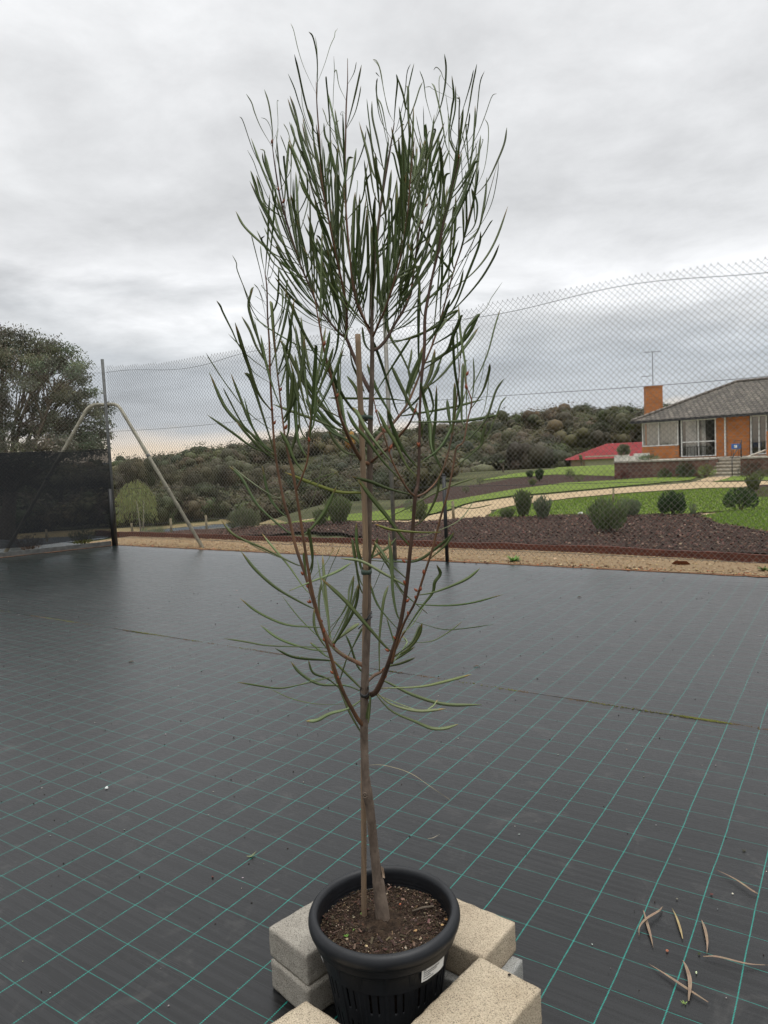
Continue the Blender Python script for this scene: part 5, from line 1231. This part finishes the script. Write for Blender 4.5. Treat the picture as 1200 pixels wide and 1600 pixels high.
T_(320,440,5.715,'''620,1570 430,1480 250,1350 22,1190 w4.3;560,1480 350,1300 180,1120 40,810 w5.6;530,1520 430,1420 280,1250 w4.6;520,1450 400,1250 320,1050 232,820 w4.6;560,1300 380,1160 200,930 60,720 10,635 w1.8
500,1440 410,1250 350,1030 w2.8;490,1450 330,1260 220,1060 160,945 w2.8;610,1540 520,1200 440,950 400,850 355,815 w6;590,1180 480,1000 380,720 340,600 270,365 w6.4;580,930 430,800 350,620 210,465 w1.8;340,620 240,430 160,270 140,220 105,170 w3.2
590,900 540,720 480,520 430,370 390,200 435,45 w5;540,710 460,580 400,430 330,312 w4.2;470,330 400,200 330,0 w2.3;590,340 640,200 660,0 w4.2;650,470 690,250 690,100 670,50 w2.8;655,450 710,240 730,0 w2.8;555,420 520,200 480,70 440,20 w1.4;500,160 445,125 w1
1040,630 900,600 740,520 560,410 430,310 w2.4;640,850 700,680 750,500 800,150 w4.6;740,700 770,480 745,280 w4.2;690,900 740,700 w2.8;1000,1090 880,900 750,640 670,520 w6.4;1143,1220 1000,1040 850,790 w7;1143,1350 1050,1250 950,1130 900,1040 w7
1143,1290 1040,1180 950,1070 w5.6;1143,840 1080,750 1040,685 w5.6;740,1200 850,870 895,480 w6.2;750,1300 740,1000 740,650 w5.6;700,1250 760,1100 790,780 w7;830,1400 800,1000 780,880 w7;850,1300 830,1000 760,700 w4;975,1250 990,940 998,655 w4.6
930,1170 850,1020 840,980 w2;1143,1300 950,1220 780,1160 610,1095 w4.8;800,1590 740,1450 670,1330 w6.2;740,1590 800,1420 840,1270 w6.2;660,800 720,640 740,590 w2.8;960,1400 990,1200 1010,1050 w2.8;1030,1000 1050,740 w1.8;1020,900 900,640 830,350 w1.2''')
T_(320,540,2.4,'''370,968 270,910 190,840 135,770 w5;400,1055 300,1045 200,1000 132,948 w4;330,815 220,760 110,710 60,652 w4.2;325,812 200,760 100,700 w1.4;400,1130 240,1125 150,1110 70,1098 w2.8;460,1180 340,1170 262,1135 w4.4
380,1135 280,1100 208,1048 w4;600,1298 530,1275 430,1270 360,1230 322,1185 P w4.8;610,1325 540,1360 470,1380 420,1405 378,1408 P w6;645,1310 700,1370 790,1410 850,1435 900,1435 950,1420 P w5.6;645,1300 700,1345 800,1370 905,1362 P w5
800,1368 850,1355 873,1328 P w3.4;690,1265 780,1310 900,1345 1040,1347 P w5.6;660,1285 800,1280 900,1260 1000,1233 P w4.8;365,1270 280,1285 200,1275 122,1262 w3;430,1345 330,1325 240,1285 w1.4;700,1200 740,1190 790,1170 w4.4
800,970 900,975 1000,965 1120,933 w2.9;860,925 940,895 990,870 1032,835 w4.8;820,1045 900,1065 980,1060 1085,1045 w1.8;805,1113 860,1105 920,1070 965,1035 w1.9;700,1170 760,1140 800,1090 815,1040 w6
655,1230 655,1100 670,960 688,900 w4.8;665,1115 600,1040 520,950 435,872 w7;745,895 680,860 590,810 510,798 P w4.8;835,1005 740,920 690,830 640,760 w4;395,690 450,620 495,525 w5.8;585,552 500,548 400,515 300,475 Y w5.6
780,560 700,540 620,510 550,492 w5.8;740,720 680,640 630,580 570,500 w4.8;885,700 800,700 700,690 640,670 Y w4.4;300,690 200,600 140,500 90,450 P w4.4;240,555 160,500 100,450 P w2.4;370,905 310,820 250,750 215,705 P w3.4
315,920 400,885 490,850 550,815 P w4.4;280,620 240,560 215,450 w4.8;350,550 420,500 500,475 w2;485,1115 540,980 560,860 w3.6;490,1110 560,990 580,890 w5.2;485,1110 540,1070 580,1045 P w4.4;580,900 560,760 550,725 w4
585,830 570,740 568,665 w5.4;400,860 405,790 390,700 385,690 w5.4;605,1430 620,1330 w4.8;700,860 695,780 690,700 P w4;840,800 900,750 935,700 w4.4;720,810 800,805 880,750 930,705 w4.8;860,700 960,650 1020,560 P w1.4
900,600 1000,610 1080,595 w1.9;740,620 850,560 940,520 1020,495 w2.9;830,640 870,560 880,480 w4''')
T_(480,640,7.5,'''590,550 450,500 330,380 250,250 P w5;1120,1490 960,1270 790,1060 640,870 600,820 w5.4;700,480 640,420 560,330 500,290 w6;1030,650 850,450 700,250 600,60 530,-30 w6.6;1100,880 900,620 700,350 560,190 460,0 w6
550,390 400,320 250,180 130,0 w6.2;430,260 300,120 200,0 w5;1160,650 1040,400 920,200 820,0 w6;1130,480 1000,200 940,0 w6.4;40,1110 130,850 200,480 P w1.6;140,870 260,800 380,715 w1.8''')
T_(470,840,5.16,'''250,915 150,810 108,700 108,570 w4.8;190,945 130,890 75,845 w4;320,1250 220,1140 100,1090 60,985 w4.2;460,1190 380,1110 250,980 w4.2;270,860 340,720 420,520 465,370 w5;375,960 460,800 500,720 w4.2;330,1100 375,960 w2.6
590,1110 530,1100 460,1040 400,870 360,780 w3.8;240,790 190,500 130,160 P w2.6;230,750 195,400 175,140 P w4.8;150,690 145,520 165,360 P w4;260,850 380,750 470,690 P w4.8;370,540 390,420 430,300 w3.4;660,600 600,500 560,370 w4
745,820 690,640 w2.8;770,600 740,420 735,200 715,0 P w5.8;870,870 920,800 960,700 w4.2;700,1080 780,960 850,860 850,830 820,795 P w2.8;800,800 950,590 1060,450 1080,360 1125,290 1095,218 w6;590,150 700,80 770,0 w4;560,260 590,100 620,0 w4.4
720,210 650,110 590,30 w5.2;480,350 430,150 410,0 w3.4;490,180 455,80 450,0 w5.2;590,400 640,280 710,110 w1.3;110,310 200,210 270,80 w1.2;165,420 270,180 325,60 w1.2;200,770 330,620 400,500 w1.9;90,330 95,200 70,0 w4.2;50,350 30,200 25,120 w4.8
800,780 900,700 1000,540 P w1.6;475,1555 390,1400 330,1250 230,1000 w4.6;700,1010 800,960 920,880 w4;560,1300 545,1500 w4.4;0,1180 100,1150 240,1125 P w1.4''')
print('traced leaves',len(LV))
def nearstem(x,y):
    best=None
    for si,s_ in enumerate(STEMS):
        for (a,b,Y) in s_:
            d=(a-x)**2+(b-y)**2
            if best is None or d<best[0]: best=(d,a,b,Y)
    return best
LC=[(.098,.130,.044),(.20,.245,.115),(.18,.20,.045)]
G=MB();G.c=[]
def leaf(pts,w,ci,Y0,dY,roll,n=18,tipf=.12,colmul=1):
    pl=spline([Vector((x,y,0)) for x,y in pts],n)
    P3=[]
    for i,v in enumerate(pl):
        t=i/n; P3.append(at(v.x,v.y,Y0+dY*(t**1.2)))
    col=jit(LC[ci],.25); w=w*((.66 if pts[0][1]<540 else .92) if ci==0 else .95)
    vs=[];cs=[]
    for i,p in enumerate(P3):
        t=i/n; tg=(P3[min(i+1,n)]-P3[max(i-1,0)]).normalized()
        view=(p-CAM).normalized(); sd=tg.cross(view).normalized(); nr=sd.cross(tg)
        a=roll[0]+roll[1]*t; side=sd*math.cos(a)+nr*math.sin(a); nn=nr*math.cos(a)-sd*math.sin(a)
        prof_=min(1,.30+1.25*t)*(1 if t<.84 else max(tipf,1-((t-.84)/.16)**2.2)*.9+.1*tipf) 
        hw=w*.5*(Y0+dY*t)/F*prof_/max(.55,math.cos(a)*.5+.5)
        hw*=1+.06*MN.noise(p*40)
        th=.00045+.0003*(1-t)
        vs+=[p-side*hw,p+nn*(hw*.25+th),p+side*hw,p+nn*(hw*.25-th)]
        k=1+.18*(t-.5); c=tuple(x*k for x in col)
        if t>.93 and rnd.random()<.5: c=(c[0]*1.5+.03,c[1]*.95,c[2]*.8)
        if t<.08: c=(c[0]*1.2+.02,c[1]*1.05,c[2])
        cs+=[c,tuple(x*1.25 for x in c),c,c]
    fs=[]
    for i in range(n):
        b=i*4
        for k in range(4): fs.append((b+k,b+(k+1)%4,b+4+(k+1)%4,b+4+k))
    fs.append((0,3,2,1)); b=n*4; fs.append((b,b+1,b+2,b+3))
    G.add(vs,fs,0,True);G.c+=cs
def attach(pts):
    """run the leaf base back to a stem in the direction the leaf comes from"""
    x,y=pts[0]; dx,dy=pts[1][0]-x,pts[1][1]-y; dl=math.hypot(dx,dy) or 1; dx/=dl;dy/=dl
    best=None
    for s_ in STEMS:
        for (a,b,Y) in s_[2:]:
            vx,vy=x-a,y-b; d=math.hypot(vx,vy)
            if d>75: continue
            al=(vx*dx+vy*dy)/(d+.01)
            cost=d+ (0 if d<5 else 110*(1-al))
            if best is None or cost<best[0]: best=(cost,a,b,Y,d,al)
    if best is None:
        q=nearstem(x,y); return pts,q[3]
    c,a,b,Y,d,al=best
    if d<5: return [(a,b)]+pts[1:],Y
    if al>.8 or (al>.5 and d<20): return [(a,b)]+pts,Y
    return pts,Y
for pts,w,ci in LV:
    pts,Y=attach(list(pts))
    ln=sum(math.hypot(p[0]-q[0],p[1]-q[1]) for p,q in zip(pts,pts[1:]))
    dY=rnd.uniform(-.55,.55)*ln/F*YT
    thin=w<2.5
    leaf(pts,w if not thin else w,ci,Y,dY,(rnd.uniform(-.5,.5),rnd.uniform(-.5,.5)))
# untraced filler leaves along the stems, denser in the upper crown
def fill(n):
    k=0;tries=0
    while k<n and tries<n*30:
        tries+=1
        s_=rnd.choice(STEMS[:13]); i=rnd.randrange(2,len(s_)-1); x,y,Y=s_[i]
        if y>700 and rnd.random()<.96: continue
        if y>520 and rnd.random()<.72: continue
        if y<260 and rnd.random()<.75: continue
        if s_ is STEMS[0] and y>560: continue
        x1,y1,_=s_[min(i+2,len(s_)-1)]; x0,y0,_=s_[i-2]
        ang=math.atan2(-(y1-y0),x1-x0); sgn=rnd.choice((-1,1)); out=(x-585)/110
        ang+=sgn*rnd.uniform(.12,.55)-out*.10
        ln=rnd.uniform(85,165)*(.8 if y<330 else 1); 
        bend=rnd.uniform(.0,.35)*(1 if math.cos(ang)<0 else -1)
        P_=[(x,y)];cx,cy=x,y;aa=ang
        for q in range(4):
            cx+=math.cos(aa)*ln/4;cy-=math.sin(aa)*ln/4;aa=aa+(math.pi/2-aa)*.16+rnd.uniform(-.03,.03);P_.append((cx,cy))
        if rnd.random()<.3: P_.append((cx+rnd.uniform(-9,9),cy-rnd.uniform(2,8)))
        # crown outline
        if cy<95 or (cy<150 and rnd.random()<.6) or cx<395 or cx>770: continue
        w=rnd.choice((1.8,3.0,4.2,4.8,5.4,5.8))
        leaf(P_,w,0,Y,rnd.uniform(-.6,.6)*ln/F*YT,(rnd.uniform(-.6,.6),rnd.uniform(-.6,.6)));k+=1
fill(215)
def fill2(n):
    k=0
    while k<n:
        s_=rnd.choice([STEMS[0],STEMS[0],STEMS[7],STEMS[8],STEMS[9],STEMS[10],STEMS[11],STEMS[1]]); x,y,Y=s_[rnd.randrange(2,len(s_)-1)]
        if not(330<y<540): continue
        ang=math.pi/2-(x-582)/330+rnd.gauss(0,.16); ln=rnd.uniform(95,170); P_=[(x,y)];cx,cy=x,y
        for q in range(4):
            cx+=math.cos(ang)*ln/4;cy-=math.sin(ang)*ln/4;ang+=(math.pi/2-ang)*.10+rnd.uniform(-.025,.025);P_.append((cx,cy))
        leaf(P_,rnd.uniform(4,6.4),0,Y,rnd.uniform(-.6,.6)*ln/F*YT,(rnd.uniform(-.7,.7),rnd.uniform(-.5,.5)));k+=1
fill2(85)
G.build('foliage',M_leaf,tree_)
# buds
M_bud=mat('red_bud',(.30,.085,.03),.45,.4,vs=90,col2=(.17,.045,.02))
g=MB();prof=[(.0003,0),(.0017,.001),(.0027,.0035),(.0026,.006),(.0015,.0088),(.0002,.0108)]
g.lathe(prof,n=10);bud0=g.build('bud',M_bud,tree_);budme=bud0.data;used=False
BUDS=[(471,901),(478,918),(479,943),(482,944),(505,973),(502,978),(506,988),(505,1003),(522,1010),(517,1054),(530,1061),(542,1028),(603,1016),(598,1048),(604,1062),(637,941),(648,936),(650,925),(662,897),(660,923),(640,962),(617,1000),(592,1086),(586,645),(600,676),(623,653),(612,703),(607,706),(654,700),(648,645),(643,452),(637,472),(424,226),(435,297),(443,318),(424,600),(427,640),(430,665),(446,670),(440,610),(484,690),(526,622),(507,540),(662,350),(667,325),(718,248),(741,309),(730,585),(728,610),(655,698),(632,915),(628,880),(630,915)]
for (x,y) in BUDS:
    d,a,b,Y=nearstem(x,y)
    if used: o=bud0.copy(); C.objects.link(o); o.parent=tree_
    else: o=bud0; used=True
    p=at((a+x)/2 if d<400 else a,(b+y)/2 if d<400 else b,Y-.004); 
    dv_=Vector((x-a,0,-(y-b)))*.001; dr=Vector((rnd.uniform(-.5,.5)+dv_.x*100,-.2,1)).normalized()
    q=dr.to_track_quat('Z','Y').to_matrix().to_4x4(); s_=rnd.uniform(.8,1.25)
    o.matrix_parent_inverse=Matrix.Translation(-Vector(tree_.location)); o.matrix_basis=Matrix.Translation(p)@q@Matrix.Scale(s_,4)
# ties
M_tie=mat('green_tie_tape',(.045,.065,.05),.6,.3); M_wire=mat('black_tie',(.01,.01,.01),.5)
def tie(x0,x1,y,w,label,m,tail=False,Yc=YT-.03):
    c=at((x0+x1)/2,y,Yc); rx=(x1-x0)/2*Yc/F; ry=.042; g=MB(); n=40;vs=[]
    for k in range(n):
        a=2*math.pi*k/n; q=c+Vector((rx*math.cos(a),ry*math.sin(a),0)); vs+= [q+Vector((0,0,-w/2+.001*math.sin(a*3))),q+Vector((0,0,w/2+.001*math.sin(a*2)))]
    g.add(vs,[(2*k,2*((k+1)%n),2*((k+1)%n)+1,2*k+1) for k in range(n)])
    if tail:
        g.tube([c+Vector((-rx,-.01,0)),c+Vector((0,-ry-.003,-.008)),c+Vector((rx*.8,-.02,.004))],.0017,6)
        g.tube([c+Vector((0,-ry-.002,-.006)),c+Vector((-.018,-ry-.004,-.022))],.0015,5);g.tube([c+Vector((0,-ry-.002,-.006)),c+Vector((.018,-ry,.02))],.0015,5)
    o=g.build('tree_tie',m,origin=c); md=o.modifiers.new('t','SOLIDIFY');md.thickness=.0009; tag(o,label,'tree tie')
tie(562,583,653,.010,'dark green tape tie at the top, holding the trunk to the stake',M_tie)
tie(564,581,891,.012,'dark green tape tie halfway up the stake, above the black wire tie',M_tie)
tie(560,582,962,.0035,'black wire tie with loose twisted ends on the stake',M_wire,True)
tie(562,577,1080,.009,'black tie around the trunk at the lowest branch fork',M_wire)

# ------------------------------------------------------------------ litter on the mat
M_dead=tintmat('dead_leaf',.7,.25)
def dead(pts,w,label,lift=.006,col=(.25,.18,.125)):
    pl=spline([onz(x,y,.008) for x,y in pts],16);g=MB();g.c=[];vs=[]
    for i,p in enumerate(pl):
        t=i/16;tg=(pl[min(i+1,16)]-pl[max(i-1,0)]).normalized();sd=Vector((-tg.y,tg.x,0));hw=w*.5*(min(1,.35+2.2*t))*(1-.93*max(0,(t-.45)/.55)**1.3)
        z=lift*math.sin(t*math.pi)+.001;q=p+Vector((0,0,z));vs+=[q-sd*hw+Vector((0,0,hw*.6)),q-Vector((0,0,hw*.1)),q+sd*hw+Vector((0,0,hw*.5))]
        c=jit(col,.15);g.c+=[c,tuple(x*.72 for x in c),c]
    g.add(vs,[f for i in range(16) for f in ((i*3,i*3+1,i*3+4,i*3+3),(i*3+1,i*3+2,i*3+5,i*3+4))])
    o=g.build('dead_leaf',M_dead,origin=pl[8]);md=o.modifiers.new('t','SOLIDIFY');md.thickness=.0012
    tag(o,label,'dead leaf','dead leaves on the weed mat')
Z7=lambda *l:[(860+x/3.529,1200+y/3.529) for x,y in l]
dead(Z7((1145,697),(1110,687),(1015,622),(912,562)),.0075,'dead tan leaf on the mat, topmost at the right edge')
dead(Z7((513,787),(535,870),(552,930),(567,992)),.0085,'straight dead leaf of the crossed pair',.003)
dead(Z7((618,768),(595,805),(530,850),(492,890),(489,935)),.0075,'curved dead leaf lying across the straight one of the crossed pair',.009)
dead(Z7((730,945),(715,890),(693,825),(670,775)),.0065,'short spotted yellowish dead leaf right of the crossed pair',.003,(.36,.28,.14))
dead(Z7((834,842),(852,900),(865,970),(863,1032)),.0085,'dead leaf pointing down at the long horizontal dead leaf')
dead(Z7((842,1043),(920,1055),(1080,1092),(1200,1090)),.0075,'long horizontal dead leaf running off the right edge')
dead(Z7((870,1295),(740,1218),(640,1150),(540,1080)),.0080,'long slanting dead leaf, lower one of the lowest crossed pair',.003)
dead(Z7((762,1288),(770,1200),(750,1120),(728,1060)),.0105,'broad bent dead leaf lying over the long slanting leaf',.010)
dead([(577,1196),(600,1199),(640,1212),(672,1232),(704,1251)],.0032,'thin wiry dead leaf just right of the trunk on the mat',.012,(.30,.26,.16))
dead([(668,1311),(676,1311),(682,1308),(687,1304)],.0022,'tiny pale dry sliver on the mat right of the trunk',.003,(.34,.30,.22))
def matpeb(x,y,s,col,label,name='pebble',cat='pebble'): pebble(onz(x,y,.006),s,col,label,name,.7,cat)
matpeb(860+888/3.529,1200+700/3.529,.0058,(.12,.055,.05),'reddish brown round pebble on the mat below the topmost dead leaf')
matpeb(860+1005/3.529,1200+695/3.529,.0035,(.55,.52,.42),'tiny white pebble on the mat beside the reddish brown one')
matpeb(860+698/3.529,1200+724/3.529,.0042,(.18,.17,.13),'small grey pebble on the mat right of the crossed dead leaves')
matpeb(860+643/3.529,1200+1010/3.529,.0052,(.38,.15,.09),'small orange stone chip on the mat below the crossed dead leaves')
matpeb(860+805/3.529,1200+1132/3.529,.0045,(.50,.58,.36),'pale green fleck on the mat beside the broad bent leaf','leaf_scrap','leaf scrap')
matpeb(860+820/3.529,1200+1028/3.529,.0048,(.05,.06,.03),'dark moss crumb on the mat left of the long horizontal leaf','moss_crumb','moss')
matpeb(167,1232,.0085,(.62,.64,.62),'white scrap on the mat at left','scrap','scrap')
matpeb(332,1371,.006,(.10,.05,.045),'dark seed on the mat left of the pot','seed','seed')
def weed(x,y,s,n,label,name='weed',col=(.14,.24,.06)):
    p=onz(x,y,.005);g=MB();g.c=[]
    for i in range(n):
        a=rnd.uniform(0,6.28);d=Vector((math.cos(a),math.sin(a),rnd.uniform(.15,.9)))*s*rnd.uniform(.4,1.1);sd=Vector((-math.sin(a),math.cos(a),0))*s*.13;m=p+d*.6
        g.add([p,m-sd,p+d,m+sd],[(0,1,2,3)],0,True);g.c+=[jit(col,.3)]*4
    tag(g.build(name,M_leafy,origin=p),label,'weed')
weed(393,1338,.020,14,'tiny pale green weed sprouting through the mat left of the trunk',col=(.22,.26,.14)); weed(1162,1330,.010,16,'dark tuft of moss poking through the mat at the right edge',col=(.07,.07,.04)); weed(860+742/3.529,1200+1300/3.529,.012,10,'bright green scrap of weed under the broad bent dead leaf',col=(.25,.38,.10))
weed(803,878,.11,60,'clump of green weeds at the mat edge in front of the fence',col=(.12,.24,.05))
weed(1196,893,.10,30,'small weed at the mat edge near the right frame edge',col=(.13,.18,.06))
p=onz(1063,881,.02);g=MB();g.c=[];lump(g,p,.10,(.16,.06,.03),.35);tag(g.build('rock',M_crumb,origin=p),'reddish brown flat rock on the gravel strip under the fence','rock')
# moss and grit along the seam, specks
g=MB();g.c=[]
def seamp(u,off=0): return SC+SD*u+SN*(off)
for i in range(6500):
    u=rnd.uniform(-8.5,4.6)
    dens=max(0,.55+MN.noise(Vector((u*1.3,3,0)))*1.6+MN.noise(Vector((u*6,9,0)))*.8)
    if rnd.random()>dens*.8: continue
    p=seamp(u,rnd.gauss(.0,.007)); s_=rnd.uniform(.002,.006)
    c=jit((.11,.105,.035),.35) if MN.noise(Vector((u*2.1,0,4)))>-.05 else jit((.11,.075,.045),.35)
    lump(g,Vector((p.x,p.y,.006)),s_,c,.7)
q=(onz(1100,1125)-SC).dot(SD)
for i in range(900):
    u=q+rnd.gauss(0,.06); p=seamp(u,rnd.gauss(.0,.006)); lump(g,Vector((p.x,p.y,.008)),rnd.uniform(.0015,.004),jit((.11,.115,.03),.4),.8)
tag(g.build('moss',M_crumb),'moss and grit growing in the seam between the two weed mats','moss',kind='stuff')
g=MB();g.c=[]
for i in range(620):
    y=rnd.uniform(1.3,9)**1.0; x=rnd.uniform(-.6,.6)*y; s_=rnd.uniform(.0008,.0024)*(1+.25*y)
    lump(g,Vector((x,y,.006)),s_,jit((.33,.32,.29),.4) if rnd.random()<.35 else jit((.03,.022,.018),.4),.6)
for i in range(700):
    s0=rnd.uniform(.3,13);p=K+DF*s0-NF*rnd.gauss(-.08,.06);lump(g,Vector((p.x,p.y,.015)),rnd.uniform(.006,.022),jit(rnd.choice([(.35,.15,.08),(.10,.06,.04),(.30,.2,.1)]),.3),.4)
tag(g.build('debris',M_crumb),'scattered specks of dirt and seed on the mat','debris',kind='stuff')
for (x,y,l) in ((905,932,'dark twig on the far weed mat at right'),(205,1017+16,'dark twig scrap on the left of the near mat'),(745,1200-160,'small dark twig scrap on the mat right of the branches')):
    p=onz(x,y,.012);g=MB();g.tube([p-Vector((.022,.004,.004)),p+Vector((0,.004,.0)),p+Vector((.022,-.008,-.004))],[.002,.0045,.0015],5);tag(g.build('twig',M_bark,origin=p),l,'twig')
